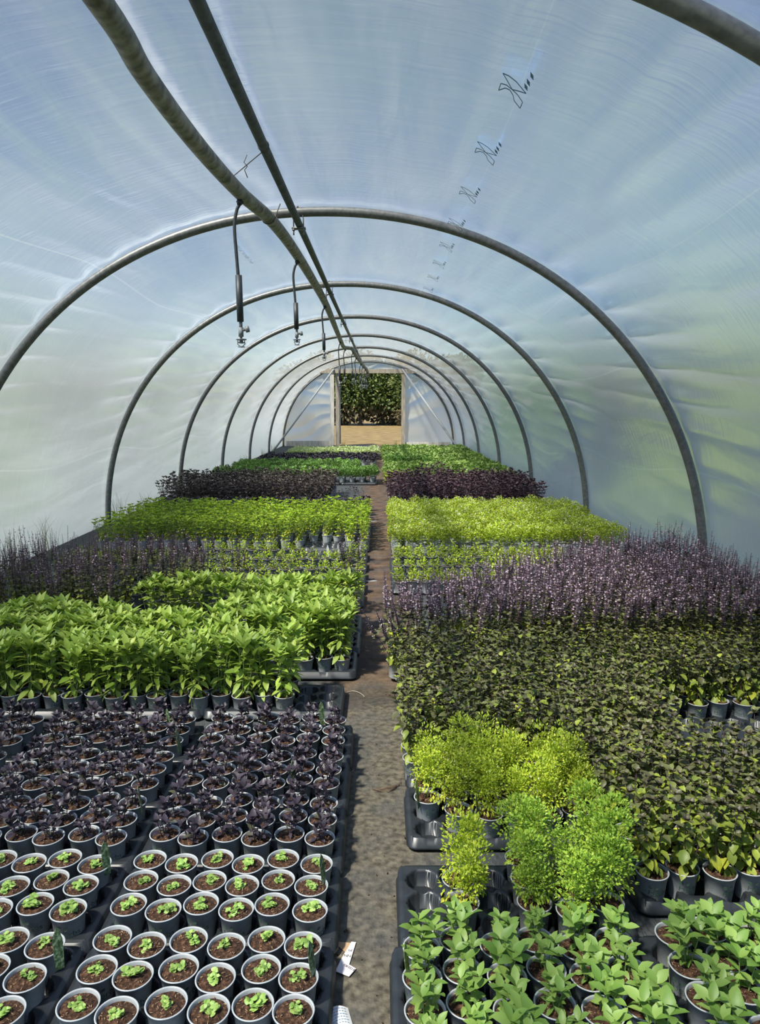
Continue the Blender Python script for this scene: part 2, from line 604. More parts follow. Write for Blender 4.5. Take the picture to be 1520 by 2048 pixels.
# ridge pipe with its clamps
ridge = empty('ridge_pipe', (-.19, 0, 2.80))
tag(ridge, 'dark straight ridge pipe running under the hoops along the tunnel', 'pipe')
b = MB()
b.tube([(0, YS + .2, 0), (0, 1.25, 0)], .026, 12)
b.tube([(0, 1.25, 0), (0, 24.0, 0)], .026, 12)
link('pipe', b.mesh('ridge_tube', [M['ridge']]), ridge)
cb = MB()
cb.box((0, 0, -.034), (.10, .05, .012))
for sx in (-.036, .036):
    cb.tube([(sx, -.02, -.075), (sx, -.02, .03), (sx * .6, -.02, .10), (0, -.02, .118)], .005, 6)
    cb.lathe([(.0105, 0), (.0105, .012)], 6, 0, (sx, -.02, -.054), True)
    cb.tube([(sx, -.02, -.085), (sx, -.02, -.05)], .006, 6)
clamp_me = cb.mesh('pipe_clamp', [M['steel']])
for k in range(-1, 6):
    o = link('clamp', clamp_me, ridge)
    o.location = (0, D1 + k * SP, 0)


# perspective-free helper: where a height z lies on the ray of a photo point (used once to measure lengths)
def at_height(u, v_, z):
    a, bb = (u - 760) / FPX, (1024 - v_) / FPX
    p = R(PITCH)
    yy = math.cos(p) + bb * math.sin(p)
    zz = -math.sin(p) + bb * math.cos(p)
    t = (z - CAMH) / zz
    return Vector((CAMX + a * t, yy * t, z))


def drop_to(P, v_):
    """height at P's place that shows at photo row v_"""
    bb = (1024 - v_) / FPX
    p = R(PITCH)
    yy = math.cos(p) + bb * math.sin(p)
    zz = -math.sin(p) + bb * math.cos(p)
    return CAMH + zz / yy * P.y


# irrigation pipe
IR = [Vector((-.60, -2.0, 2.80)), Vector((-.57, .6, 2.80))]
for u, v_, z in ((183, -20, 2.785), (290, 150, 2.78), (395, 290, 2.78), (480, 385, 2.78), (548, 447, 2.78), (604, 525, 2.78), (650, 605, 2.78), (668, 648, 2.77), (682, 683, 2.76)):
    IR.append(at_height(u, v_, z))
last = IR[-1]
IR += [Vector((-.40, 16.9, 2.73)), Vector((-.27, 17.35, 2.74)), Vector((-.23, 17.7, 2.72)), Vector((-.20, 18.6, 2.66)), Vector((-.12, 20.0, 2.58)), Vector((-.06, 21.2, 2.52)),
       Vector((0, 21.9, 2.47)), Vector((.03, 22.6, 2.40)), Vector((.04, 23.0, 2.30))]


def smooth_path(pts, n=6):
    out = []
    for i in range(len(pts) - 1):
        p0, p1, p2, p3 = pts[max(i - 1, 0)], pts[i], pts[i + 1], pts[min(i + 2, len(pts) - 1)]
        for k in range(n):
            t = k / n
            out.append(.5 * ((2 * p1) + (p2 - p0) * t + (2 * p0 - 5 * p1 + 4 * p2 - p3) * t * t + (3 * p1 - p0 - 3 * p2 + p3) * t ** 3))
    out.append(pts[-1])
    return out


b = MB()
irp = smooth_path(IR)
b.tube(irp, .044, 16)
irr = link('irrigation_pipe', b.mesh('irrigation_pipe', [M['pvc']]))
tag(irr, 'thick algae-stained irrigation pipe sagging below the ridge pipe', 'pipe')


def pipe_at(y):
    return min(irp, key=lambda p: abs(p.y - y))


# sprinklers
def sprinkler(P, L_, lab, k):
    """P: where the hose leaves the pipe; L_: total drop"""
    r = empty('sprinkler', P)
    tag(r, lab, 'sprinkler', 'hanging sprinklers on the irrigation pipe')
    s = L_
    b = MB()
    b.lathe([(.012, -.03), (.016, -.03), (.016, 0), (.012, .0)], 10)
    b.box((.012, 0, -.018), (.03, .012, .012))
    b.tube([(-.018, 0, -.012), (.022, 0, -.012)], .006, 6)
    link('pipe_fitting', b.mesh('pipe_fitting', [M['hose']]), r)
    b = MB()
    bend = -.035
    b.tube(smooth_path([Vector((0, 0, -.03)), Vector((bend * .5, 0, -.07 * s)), Vector((bend, 0, -.18 * s)), Vector((bend * .8, 0, -.36 * s)), Vector((bend * .55, 0, -.53 * s))], 5), .0105, 8)
    link('hose', b.mesh('drop_hose', [M['hose']]), r)
    b = MB()
    x = bend * .5
    b.tube([(x, 0, -.51 * s), (x * .8, 0, -.83 * s)], .021, 12)
    link('weight', b.mesh('hose_weight', [M['hose']]), r)
    x *= .7
    b = MB()
    b.tube([(x, 0, -.83 * s), (x, 0, -.87 * s)], .011, 8)
    b.tube([(x, 0, -.87 * s), (x, 0, -.935 * s)], .016, 10)
    b.tube([(x, 0, -.89 * s), (x + .03, 0, -.885 * s)], .009, 8)
    b.tube([(x + .03, 0, -.885 * s), (x + .052, 0, -.88 * s)], .02, 10)
    link('valve', b.mesh('sprinkler_valve', [M['sprink']]), r)
    b = MB()
    z = -.935 * s
    b.lathe([(.008, 0), (.008, -.012), (.034, -.014), (.034, -.020), (.012, -.022), (.012, -.032), (.022, -.034), (.022, -.040), (.006, -.042)], 14, 0, (x, 0, z), True)
    for an in (0, PI):
        b.tube([(x + .02 * math.cos(an), .0, z - .018), (x + .024 * math.cos(an), 0, z - .045), (x + .008 * math.cos(an), 0, z - .06)], .003, 5)
    b.lathe([(.004, -.058), (.024, -.061), (.024, -.065), (.004, -.067)], 12, 0, (x, 0, z), True)
    link('spray_head', b.mesh('spray_head', [M['sprink']]), r)


p1 = at_height(486, 402, 2.74)
p2 = at_height(597, 520, 2.74)
p3 = at_height(653, 612, 2.74)
for i, (P, vb) in enumerate(((p1, 692), (p2, 686), (p3, 718))):
    q = pipe_at(P.y)
    P = Vector((q.x - .005, q.y, q.z - .042))
    sprinkler(P, P.z - drop_to(P, vb), ('hanging sprinkler closest to camera, below the irrigation pipe before the first complete hoop',
              'second hanging sprinkler along the irrigation pipe from the camera', 'third hanging sprinkler along the irrigation pipe from the camera')[i], i)
for i, (yy, vb) in enumerate(((15.3, 776), (17.0, 763), (17.7, 766), (18.9, 768), (20.2, 775), (21.0, 776), (21.7, 775), (22.4, 775))):
    q = pipe_at(yy)
    P = Vector((q.x, q.y, q.z - .042))
    sprinkler(P, P.z - drop_to(P, vb), 'small far sprinkler hanging before the doorway, %s along the pipe from the camera' % ordw(i + 4), i)

# wires that hang the irrigation pipe
for i, yy in enumerate((4.35, 8.9, 15.9)):
    q = pipe_at(yy)
    top = Vector((-.19, yy - .35, 2.775))
    bot = Vector((q.x + .02, q.y + .25, q.z + .04)) if i == 0 else Vector((q.x, q.y, q.z + .04))
    mid = top.lerp(bot, .55)
    r = empty('hanging_wire', bot)
    b = MB()
    tr = lambda p: p - bot
    b.tube([tr(top), tr(mid)], .0028, 5)
    b.tube([tr(mid), tr(bot)], .0028, 5)
    lp = [tr(top) + Vector((.028 * math.cos(a), 0, .026 + .028 * math.sin(a))) for a in [2 * PI * k / 12 for k in range(13)]]
    b.tube(lp, .0028, 5)
    link('wire', b.mesh('tie_wire', [M['wire']]), r)
    b = MB()
    kx = tr(mid)
    b.tube([kx + Vector((.012, 0, .06)), kx + Vector((-.006, 0, .02)), kx + Vector((.012, 0, 0)), kx + Vector((-.004, 0, -.02)), kx + Vector((.012, 0, -.06))], .0028, 5)
    link('twisted_knot', b.mesh('wire_knot', [M['wire']]), r)
    tag(r, ('rusty tie wire hanging from the ridge pipe just before the first complete hoop', 'tie wire holding the irrigation pipe near the second complete hoop',
            'thin tie wire holding the irrigation pipe where it bends down')[i], 'wire', 'wires holding the irrigation pipe')
# wire collar round the pipe at the first hoop
b = MB()
q = pipe_at(5.45)
b.tube([Vector((q.x + .048 * math.cos(a), q.y + .02 * math.sin(a * 1), q.z + .048 * math.sin(a))) for a in [2 * PI * k / 16 for k in range(15)]] + [Vector((q.x + .08, q.y + .03, q.z + .10))], .004, 6)
tag(link('wire_tie', b.mesh('wire_tie', [M['wire']])), 'wire tie wrapped round the irrigation pipe at the first complete hoop', 'wire')

# prints on the film
marks = MB()


def mark_pt(x, y, inset=.012):
    th = math.acos(max(-1, min(1, math.copysign((abs(x) / HA) ** (TH_N / 2), x))))
    X, Z = arc(th, .0)
    return Vector((X, y, Z - inset))


def ribbon(pts, wd, tr):
    """a stroke of print; pts in the mark's own drawing units, tr places them on the film"""
    for a, c in zip(pts[:-1], pts[1:]):
        dx, dy = c[0] - a[0], c[1] - a[1]
        l = math.hypot(dx, dy)
        if l < 1e-6: continue
        nx, ny = -dy / l * wd, dx / l * wd
        marks.add([mark_pt(*tr((a[0] - nx, a[1] - ny))), mark_pt(*tr((a[0] + nx, a[1] + ny))), mark_pt(*tr((c[0] + nx, c[1] + ny))), mark_pt(*tr((c[0] - nx, c[1] - ny)))], [(0, 1, 2, 3)])


for i in range(8):
    y0 = 3.18 + .755 * i
    def T(p, y0=y0):
        du, dv = (p[0] - 592) / 4.267, (p[1] - 408) / 4.267
        return .94 + (du + .43 * dv) * .00201, y0 + dv * .0060
    for st in ([(505, 330), (555, 335), (620, 355), (668, 382), (710, 405), (650, 405), (590, 408), (545, 365), (505, 330)],
               [(590, 408), (640, 430), (688, 465), (672, 510), (615, 474), (600, 440), (570, 415), (530, 412), (475, 438), (492, 392), (540, 392), (590, 408)]):
        ribbon(st, 3.2, T)
    for cx, cy_ in ((703, 368), (718, 338), (740, 296)):
        for dx in (-9, 0, 9):
            ribbon([(cx - 14 + dx * .2, cy_ - 8 + dx), (cx + 14 + dx * .2, cy_ + 8 + dx)], 3.4, T)
rr = random.Random(3)
for i in range(24):                          # small line of print on the slope across from them
    if i % 9 == 8: continue
    T2 = lambda p, i=i: (-.80 + p[0] * .001, 6.35 + i * .034 + p[1] * .001)
    ribbon([(0, 0), (rr.uniform(22, 34), rr.uniform(-5, 5))], 2.2, T2)
    ribbon([(rr.choice((0, 15, 30)), 0), (rr.choice((10, 30)), 17)], 2.2, T2)
mk = link('film_print', marks.mesh('film_print', [M['blueink']], False), film)

# ------------------------------------------------------------------ end wall, door
EY = YE


def end_film():
    b = MB()
    uv = []

    def panel(x0f, x1f, z0, z1, nx, nz_, seed):
        base = len(b.v)
        for j in range(nz_ + 1):
            z = z0 + (z1 - z0) * j / nz_
            xa, xb = x0f(z), x1f(z)
            for i in range(nx + 1):
                x = xa + (xb - xa) * i / nx
                t = i / nx
                q = z * 9 + (x * 2.2 + .9) * (1 if x < 0 else -1) * (z - 1.2) + 2.5 * noise.noise(Vector((x * .8, z * .8, seed)))
                dy = .05 * noise.noise(Vector((x * 1.3, z * 2.2, seed))) + .055 * (abs(math.sin(q)) - .5) * min(1, 4 * t * (1 - t) + .25)
                b.v.append((x, EY + dy, z))
                uv.append((x, z))
        for j in range(nz_):
            for i in range(nx):
                a = base + j * (nx + 1) + i
                b.f.append((a, a + 1, a + nx + 2, a + nx + 1))
                b.m.append(0)

    def ax(z):
        return HA * max(0.0, 1 - (min(z, HH) / HH) ** TH_N) ** (1 / TH_N) + .02
    panel(lambda z: -ax(z), lambda z: -1.2, .0, 2.58, 46, 80, 1.5)
    panel(lambda z: 1.2, lambda z: ax(z), .0, 2.58, 46, 80, 4.5)
    panel(lambda z: -ax(z), lambda z: ax(z), 2.52, HH, 60, 12, 7.5)
    me = b.mesh('wall_far', [M['filmend']])
    ul = me.uv_layers.new(name='UVMap')
    for lp in me.loops: ul.data[lp.index].uv = uv[lp.vertex_index]
    return me


tag(link('wall_far', end_film()), 'wrinkled polythene end wall on both sides of the far doorway', None, None, 'structure')
door = empty('door_1', (0, EY, 0))
tag(door, 'weathered timber doorway in the far end wall with its door swung open', None, None, 'structure')
b = MB(); b.box((-1.235, -.08, 1.27), (.13, .09, 2.50)); link('door_post', b.mesh('door_post', [M['wood']], False), door)
b = MB(); b.box((-1.06, -.05, 1.25), (.13, .09, 2.48)); link('door_stop', b.mesh('door_stop', [M['wood_dark']], False), door)
b = MB(); b.box((1.21, -.08, 1.25), (.13, .10, 2.48)); link('door_post', b.mesh('door_post_b', [M['wood_dark']], False), door)
b = MB(); b.box((0, -.10, 2.56), (3.3, .09, .14)); link('lintel', b.mesh('lintel', [M['wood_dark']], False), door)
leafd = empty('door_leaf', (-.98, .05, 0)); leafd.parent = door
b = MB()
rotd = Matrix.Rotation(R(97), 3, 'Z')
for z in (.12, 1.25, 2.38):
    c = rotd @ Vector((.48, 0, 0)); b.box((c.x, c.y, z), (.96, .05, .09), 0, rotd)
for q in (.03, .93):
    c = rotd @ Vector((q, 0, 0)); b.box((c.x, c.y, 1.25), (.09, .05, 2.35), 0, rotd)
link('leaf_frame', b.mesh('leaf_frame', [M['wood']], False), leafd)
b = MB()
c0, c1 = rotd @ Vector((.03, .02, 0)), rotd @ Vector((.93, .02, 0))
b.add([(c0.x, c0.y, .1), (c1.x, c1.y, .1), (c1.x, c1.y, 2.4), (c0.x, c0.y, 2.4)], [(0, 1, 2, 3)])
me = b.mesh('leaf_film', [M['filmend']]); me.uv_layers.new(name='UVMap')
link('leaf_film', me, leafd)
b = MB(); b.box((-2.07, EY - .06, .09), (1.56, .05, .18)); b.box((2.07, EY - .06, .07), (1.56, .05, .14))
tag(link('baseboard_far', b.mesh('baseboard_far', [M['wood']], False)), 'timber base boards under the end wall film', None, None, 'structure')
for sx in (-1, 1):
    b = MB()
    b.tube([(sx * 2.86, D1 + 5 * SP + .1, .02), (sx * 1.17, EY - .14, 2.62)], .032, 10)
    tag(link('brace_pole', b.mesh('brace_pole', [M['sprink2']])), 'pale diagonal brace pole %s the far doorway' % ('left of' if sx < 0 else 'right of'), 'pole', 'diagonal braces at the far end')

# ------------------------------------------------------------------ hedge outside


def shrub_mesh(seed, wd, ht, n):
    rnd = random.Random(seed)
    b = MB()
    b.tube([(0, 0, 0), (.1, 0, ht * .3), (0, .1, ht * .6)], [.12, .08, .04], 6, 1)
    blobs = [(rnd.uniform(-wd * .4, wd * .4), rnd.uniform(-wd * .35, wd * .35), rnd.uniform(ht * .06, ht * .85), rnd.uniform(.55, .95) * wd * .42) for _ in range(20)]
    for i in range(n):
        bx, by, bz, br = rnd.choice(blobs)
        d = Vector((rnd.gauss(0, 1), rnd.gauss(0, 1) - .3, rnd.gauss(0, 1))).normalized()
        p = Vector((bx, by, bz)) + d * br * rnd.uniform(.6, 1.05)
        if p.z < .15: p.z = rnd.uniform(.1, .5)
        dd = (d + Vector((rnd.uniform(-.6, .6), rnd.uniform(-.6, .6), rnd.uniform(-.5, .5)))).normalized()
        low = p.z < ht * .26 + rnd.uniform(-.3, .3)
        b.leaf(p, dd, rnd.uniform(.18, .34), rnd.uniform(.11, .2), 2 if low else 0, .3, .2, 2, rnd.uniform(-1.5, 1.5))
    return b.mesh('hedge_shrub', [M['hedge'], M['twig'], M['hedgeb']], False)


sh = [shrub_mesh(i, 3.4, 4.6, 7500) for i in range(3)]
hx = [-4.6, -2.6, -.9, .6, 2.1, 3.7, 5.4]
for i, x in enumerate(hx):
    o = link('hedge_shrub', sh[i % 3])
    o.location = (x, 50.5 + (.8 if i % 2 else -.3), -.05)
    o.rotation_euler = (0, 0, i * 1.1)
    s_ = .9 + .16 * ((i * 7) % 5) / 4
    o.scale = (s_, s_, s_)
    tag(o, 'dense leafy green shrub, %s from left in the hedge beyond the field' % ordw(i + 1), 'shrub', 'shrubs of the hedge beyond the doorway')
# ------------------------------------------------------------------ pots, soil, trays
POT_H, POT_R, POT_B = .095, .0487, .036
ZB = .02


def pot_mesh(n=36):
    b = MB()
    r, h = POT_R, POT_H
    b.lathe([(0.001, .003), (POT_B - .003, .003), (POT_B, 0), (POT_B + .001, .004), (.0435, h - .017), (.0452, h - .016), (.0462, h - .003), (r, h - .003), (r + .0006, h - .0012), (r, h),
             (r - .0028, h), (r - .0036, h - .002), (.0432, h - .010), (.0418, h - .03), (POT_B - .002, .006), (.001, .006)], n)
    return b.mesh('pot', [M['pot']])


def text_polys(body, size):
    cu = bpy.data.curves.new('t', 'FONT')
    cu.body = body
    cu.size = size
    cu.align_x = 'CENTER'
    cu.resolution_u = 3
    ob = bpy.data.objects.new('t', cu)
    C.objects.link(ob)
    bpy.context.view_layer.update()
    dg = bpy.context.evaluated_depsgraph_get()
    me = ob.evaluated_get(dg).to_mesh()
    v = [tuple(p.co) for p in me.vertices]
    f = [tuple(p.vertices) for p in me.polygons]
    ob.evaluated_get(dg).to_mesh_clear()
    bpy.data.objects.remove(ob)
    bpy.data.curves.remove(cu)
    return v, f


TX_HERBS = text_polys('Herbs', .026)


def logo_mesh():
    b = MB()

    def bend(x, z):
        r = POT_B + (.0435 - POT_B) * z / (POT_H - .017) + .0009
        a = -PI / 2 + x / r
        return (r * math.cos(a), r * math.sin(a), z)
    v, f = TX_HERBS
    b.add([bend(p[0], .041 + p[1] * .85) for p in v], f)
    for cx, ang, sz in ((-.021, 2.3, .016), (-.012, .7, .014)):       # two leaves over the word
        c, s_ = math.cos(ang), math.sin(ang)
        pts = []
        for t, x in ((0, 0), (.3, .32), (.65, .34), (1, 0), (.65, -.34), (.3, -.32)):
            X, Z = t * sz, x * sz
            pts.append(bend(cx + c * X - s_ * Z, .0605 + (s_ * X + c * Z) * .9))
        b.add(pts, [(0, 1, 2, 3), (0, 3, 4, 5)])
    for k in range(11):
        x = -.024 + k * .0045
        b.add([bend(x, .0365), bend(x + .003, .0365), bend(x + .003, .0385), bend(x, .0385)], [(0, 1, 2, 3)])
    return b.mesh('printed_logo', [M['ink']], False)


def soil_mesh(seed, flecks=26):
    rnd = random.Random(seed)
    b = MB()
    z0 = POT_H - .009
    nr, na = 9, 30
    vs_ = [(0, 0, z0 + .004)]
    for i in range(1, nr + 1):
        r = .0425 * i / nr
        for k in range(na):
            a = 2 * PI * k / na
            z = z0 + .005 * (1 - (i / nr) ** 2) + .0045 * noise.noise(Vector((r * math.cos(a) * 90, r * math.sin(a) * 90, seed))) * (1 if i < nr else .3)
            vs_.append((r * math.cos(a), r * math.sin(a), z))
    fs = [(0, 1 + k, 1 + (k + 1) % na) for k in range(na)]
    for i in range(nr - 1):
        for k in range(na):
            k2 = (k + 1) % na
            fs.append((1 + i * na + k, 1 + (i + 1) * na + k, 1 + (i + 1) * na + k2, 1 + i * na + k2))
    b.add(vs_, fs, 0)
    for i in range(flecks):
        a, r = rnd.uniform(0, 6.28), .040 * math.sqrt(rnd.random())
        an = rnd.uniform(0, 3.14)
        l, wd = rnd.uniform(.003, .009), rnd.uniform(.0004, .0009)
        x, y, z = r * math.cos(a), r * math.sin(a), z0 + .0085 - .005 * (r / .043) ** 2
        dx, dy = math.cos(an), math.sin(an)
        b.add([(x - dy * wd, y + dx * wd, z), (x + dy * wd, y - dx * wd, z), (x + dx * l + dy * wd, y + dy * l - dx * wd, z + rnd.uniform(-.001, .0015)), (x + dx * l - dy * wd, y + dy * l + dx * wd, z)], [(0, 1, 2, 3)], 1)
    return b.mesh('soil', [M['soil'], M['fleck']])


POT = pot_mesh()
LOGO = logo_mesh()
SOILS = [soil_mesh(i) for i in range(5)]

PX, PY = .1014, .1035
TW, TD = .655, .334


def zig(i):
    return .012 if i % 2 else -.012


def tray_mesh():
    nx, ny = 132, 68
    deck = .054
    cells = [((i - 2.5) * PX, (j - 1) * PY + zig(i)) for i in range(6) for j in range(3)]
    b = MB()
    hw, hd, rc = TW / 2, TD / 2, .035

    def clampcorner(x, y):
        ax, ay = abs(x) - (hw - rc), abs(y) - (hd - rc)
        if ax > 0 and ay > 0:
            l = math.hypot(ax, ay)
            if l > rc:
                ax, ay = ax * rc / l, ay * rc / l
                return math.copysign(hw - rc + ax, x), math.copysign(hd - rc + ay, y)
        return x, y
    for j in range(ny + 1):
        for i in range(nx + 1):
            x, y = clampcorner(-hw + TW * i / nx, -hd + TD * j / ny)
            z = deck
            near = sorted((math.hypot(x - cx, y - cy_), cx, cy_) for cx, cy_ in cells)[:2]
            d1_, d2_ = near[0][0], near[1][0]
            e = min(hw - abs(x), hd - abs(y))
            if d1_ + d2_ < .108 and e > .02:      # low saddle between two neighbouring cells
                z = min(z, deck - .016 * max(0, 1 - (d1_ + d2_ - .1) / .008))
            if d1_ < .0455: z = .004
            elif d1_ < .0495: z = min(z, deck - .008)
            if e < .006: z = min(z, deck - .004)
            b.v.append((x, y, z))
    for j in range(ny):
        for i in range(nx):
            a = j * (nx + 1) + i
            b.f.append((a, a + 1, a + nx + 2, a + nx + 1)); b.m.append(0)
    per = [i for i in range(nx + 1)] + [j * (nx + 1) + nx for j in range(1, ny + 1)] + [ny * (nx + 1) + i for i in range(nx - 1, -1, -1)] + [j * (nx + 1) for j in range(ny - 1, 0, -1)]
    base = len(b.v)
    n = len(per)
    for q in per:
        x, y, z = b.v[q]
        b.v.append((x * 1.006, y * 1.012, .020))
    for q in per:
        x, y, z = b.v[q]
        b.v.append((x * 1.018, y * 1.035, .018))
    for q in per:
        x, y, z = b.v[q]
        b.v.append((x * 1.018, y * 1.035, .012))
    for k in range(n):
        k2 = (k + 1) % n
        b.f.append((per[k], base + k, base + k2, per[k2])); b.m.append(0)
        for L_ in (0, 1):
            b.f.append((base + L_ * n + k, base + (L_ + 1) * n + k, base + (L_ + 1) * n + k2, base + L_ * n + k2)); b.m.append(0)
    me = b.mesh('plant_tray', [M['tray']])
    return me


TRAY = tray_mesh()


def tray(x, y, lab, rz=0.0, group='black pot trays'):
    o = link('plant_tray', TRAY)
    o.location = (x, y, .002)
    o.rotation_euler = (0, 0, rz)
    tag(o, lab, 'tray', group)
    return o


# ------------------------------------------------------------------ plants
Z0 = POT_H - .009        # soil level inside a pot


def stem_plant(rnd, b, nst, h, spread, node, l0, l1, wr, e0, e1, mi=lambda t, r: 0, sm=1, shape=0, start=.12, curl=.3, jit=.25, top=2, stem_r=.0018, zs=Z0, base_r=.014, ej=14, fold=.3):
    tips = []
    for s_ in range(nst):
        a0 = 2 * PI * s_ / nst + rnd.uniform(-.5, .5)
        H = h * rnd.uniform(.82, 1.08)
        rb = base_r * rnd.uniform(.4, 1)
        p0 = Vector((rb * math.cos(a0), rb * math.sin(a0), zs))
        p2 = Vector((spread * math.cos(a0) * rnd.uniform(.5, 1.1), spread * math.sin(a0) * rnd.uniform(.5, 1.1), zs + H))
        pm = p0.lerp(p2, .5) + Vector((0, 0, .04 * H))
        if stem_r: b.tube([p0, pm, p2], [stem_r, stem_r * .9, stem_r * .6], 4, sm, False)
        tips.append((p2, (p2 - pm).normalized()))
        n = max(2, int(H * (1 - start) / node))
        for k in range(n + 1):
            t = start + (1 - start) * k / n
            p = p0.lerp(pm, t * 2) if t < .5 else pm.lerp(p2, t * 2 - 1)
            az = a0 + k * PI / 2 + rnd.uniform(-.3, .3)
            m_ = 2 if k < n else top
            for q in range(m_):
                az2 = az + q * 2 * PI / m_ + rnd.uniform(-jit, jit)
                el = R(e0 + (e1 - e0) * t + rnd.uniform(-ej, ej))
                ln = (l0 + (l1 - l0) * t) * rnd.uniform(.78, 1.15)
                d = Vector((math.cos(az2) * math.cos(el), math.sin(az2) * math.cos(el), math.sin(el)))
                b.leaf(p, d, ln, ln * wr * rnd.uniform(.9, 1.1), mi(t, rnd), curl * rnd.uniform(.5, 1.4), fold, shape, rnd.uniform(-.4, .4))
    return tips


def f_seedling(sd):
    rnd = random.Random(sd); b = MB()
    k = rnd.uniform(.85, 1.15)
    for g in range(rnd.randint(8, 11)):
        a0, r0 = rnd.uniform(0, 6.28), .014 * math.sqrt(rnd.random()) * k
        c = Vector((r0 * math.cos(a0), r0 * math.sin(a0), Z0 + rnd.uniform(.006, .016)))
        for q in range(rnd.randint(4, 6)):
            a = rnd.uniform(0, 6.28)
            el = R(rnd.uniform(-5, 65))
            ln = rnd.uniform(.007, .0115) * k
            b.leaf(c, (math.cos(a) * math.cos(el), math.sin(a) * math.cos(el), math.sin(el)), ln, ln * .95, 0, .6, -.3, 1, rnd.uniform(-.5, .5))
    return b.mesh('seedling_leaves', [M['seed']])


def f_purple(sd):
    rnd = random.Random(sd); b = MB()
    k = rnd.uniform(.82, 1.1)
    stem_plant(rnd, b, rnd.randint(4, 5), .062 * k, .026, .018, .031 * k, .036 * k, .54, -5, 60, shape=0, start=.22, curl=.45, top=4, ej=22, fold=.4)
    return b.mesh('purple_leaves', [M['purple'], M['stemp']])


def f_tall(sd):
    rnd = random.Random(sd); b = MB()
    stem_plant(rnd, b, 4, .215, .042, .034, .064, .078, .36, -50, 52, start=.15, curl=.35, top=6, ej=18)
    return b.mesh('green_leaves', [M['tall'], M['stemg']])


def f_front(sd):
    rnd = random.Random(sd); b = MB()
    k = rnd.uniform(.75, 1.1)
    stem_plant(rnd, b, rnd.randint(4, 5), .078 * k, .026, .020, .028 * k, .046 * k, .48, -10, 42, start=.2, curl=.35, top=4)
    return b.mesh('basil_leaves', [M['front'], M['stemg']])


def f_thai(sd, lime=.42, h=.2, nst=5):
    rnd = random.Random(sd); b = MB()
    tips = stem_plant(rnd, b, nst, h, .055, .024, .050, .029, .60, -50, 32, mi=lambda t, r: 2 if t < lime + r.uniform(-.22, .25) or r.random() < .24 else 0, start=.12, curl=.5, top=4, ej=32, fold=.5)
    for p, d in tips:
        for q in range(8):
            a, el = q * 2.4, R(rnd.uniform(15, 80))
            ln = rnd.uniform(.014, .024)
            b.leaf(p, (math.cos(a) * math.cos(el), math.sin(a) * math.cos(el), math.sin(el)), ln, ln * .6, 3, .5, .5, 0)
    return b.mesh('thai_leaves', [M['thaid'], M['stemp'], M['thail'], M['thait']])


def spikes(rnd, b, tips, l0, l1, mi_b, mi_f, mi_s, bloom=.55):
    for p, d in tips:
        L_ = rnd.uniform(l0, l1)
        d = (d + Vector((rnd.uniform(-.12, .12), rnd.uniform(-.12, .12), .9))).normalized()
        e = p + d * L_
        b.tube([p, e], [.0016, .0009], 4, mi_s, False)
        n = int(L_ / .0125)
        for k in range(n):
            t = (k + .5) / n
            c = p.lerp(e, t)
            for q in range(4):
                a = q * PI / 2 + k * .8 + rnd.uniform(-.3, .3)
                dd = Vector((math.cos(a), math.sin(a), rnd.uniform(-.1, .5)))
                ln = .0115 * (1.15 - .75 * t)
                b.leaf(c, dd, ln, ln * .8, mi_b, .2, .2, 2)
                if .0 < t < .85 and rnd.random() < bloom:
                    b.leaf(c + dd * ln * .4, dd + Vector((0, 0, .3)), rnd.uniform(.010, .016), .011, mi_f, .1, .2, 2, rnd.uniform(-1, 1))


def f_flower(sd, bloom=.55, h=.26, sl0=.12, sl1=.2):
    rnd = random.Random(sd); b = MB(); bf = MB()
    tips = stem_plant(rnd, b, 5, h, .075, .034, .052, .034, .56, -45, 25, mi=lambda t, r: 2 if t < .5 + r.uniform(-.25, .25) else 0, start=.12, top=5)
    ex = []
    for p, d in tips:
        ex.append((p, d))
        for q in range(1):
            a = rnd.uniform(0, 6.28)
            ex.append((p - Vector((0, 0, rnd.uniform(.01, .05))), d + Vector((math.cos(a) * .3, math.sin(a) * .3, 0))))
    spikes(rnd, bf, ex, sl0, sl1, 0, 1, 2, bloom)
    return b.mesh('flowering_leaves', [M['thaid'], M['stemp'], M['thail']]), bf.mesh('blossoms', [M['bract'], M['flow'], M['stemp']], False)


def f_bush(sd, n=1250, h=.245, r0=.088, leaf='bush', low='bushy', cream=.03, size=(.010, .016)):
    rnd = random.Random(sd); b = MB()
    b.tube([(0, 0, Z0), (0, 0, Z0 + h * .4)], .003, 5, 1, False)
    lob = [(rnd.uniform(-.45, .45) * r0, rnd.uniform(-.45, .45) * r0, rnd.uniform(.25, .86) * h, rnd.uniform(.45, .68) * r0) for _ in range(11)]
    for i in range(n):
        cx, cy_, cz, cr = rnd.choice(lob)
        d = Vector((rnd.gauss(0, 1), rnd.gauss(0, 1), rnd.gauss(.35, 1))).normalized()
        p = Vector((cx, cy_, Z0 + cz)) + d * cr * rnd.uniform(.65, 1.05)
        if p.z < Z0 + .012: continue
        t = (p.z - Z0) / h
        big = 1 + .8 * max(0, .35 - t) / .35
        ln = rnd.uniform(*size) * big
        mi = 2 if t < .24 + rnd.uniform(-.12, .06) else 0
        if t > .72 and rnd.random() < cream: mi, ln = 3, ln * .7
        dd = (d + Vector((0, 0, .5 if t > .3 else -.5)) + Vector((rnd.gauss(0, .35), rnd.gauss(0, .35), rnd.gauss(0, .35)))).normalized()
        b.leaf(p, dd, ln, ln * .55, mi, .2, .25, 2, rnd.uniform(-.8, .8))
    return b.mesh('bush_leaves', [M[leaf], M['stemg'], M[low], M['cream']], False)


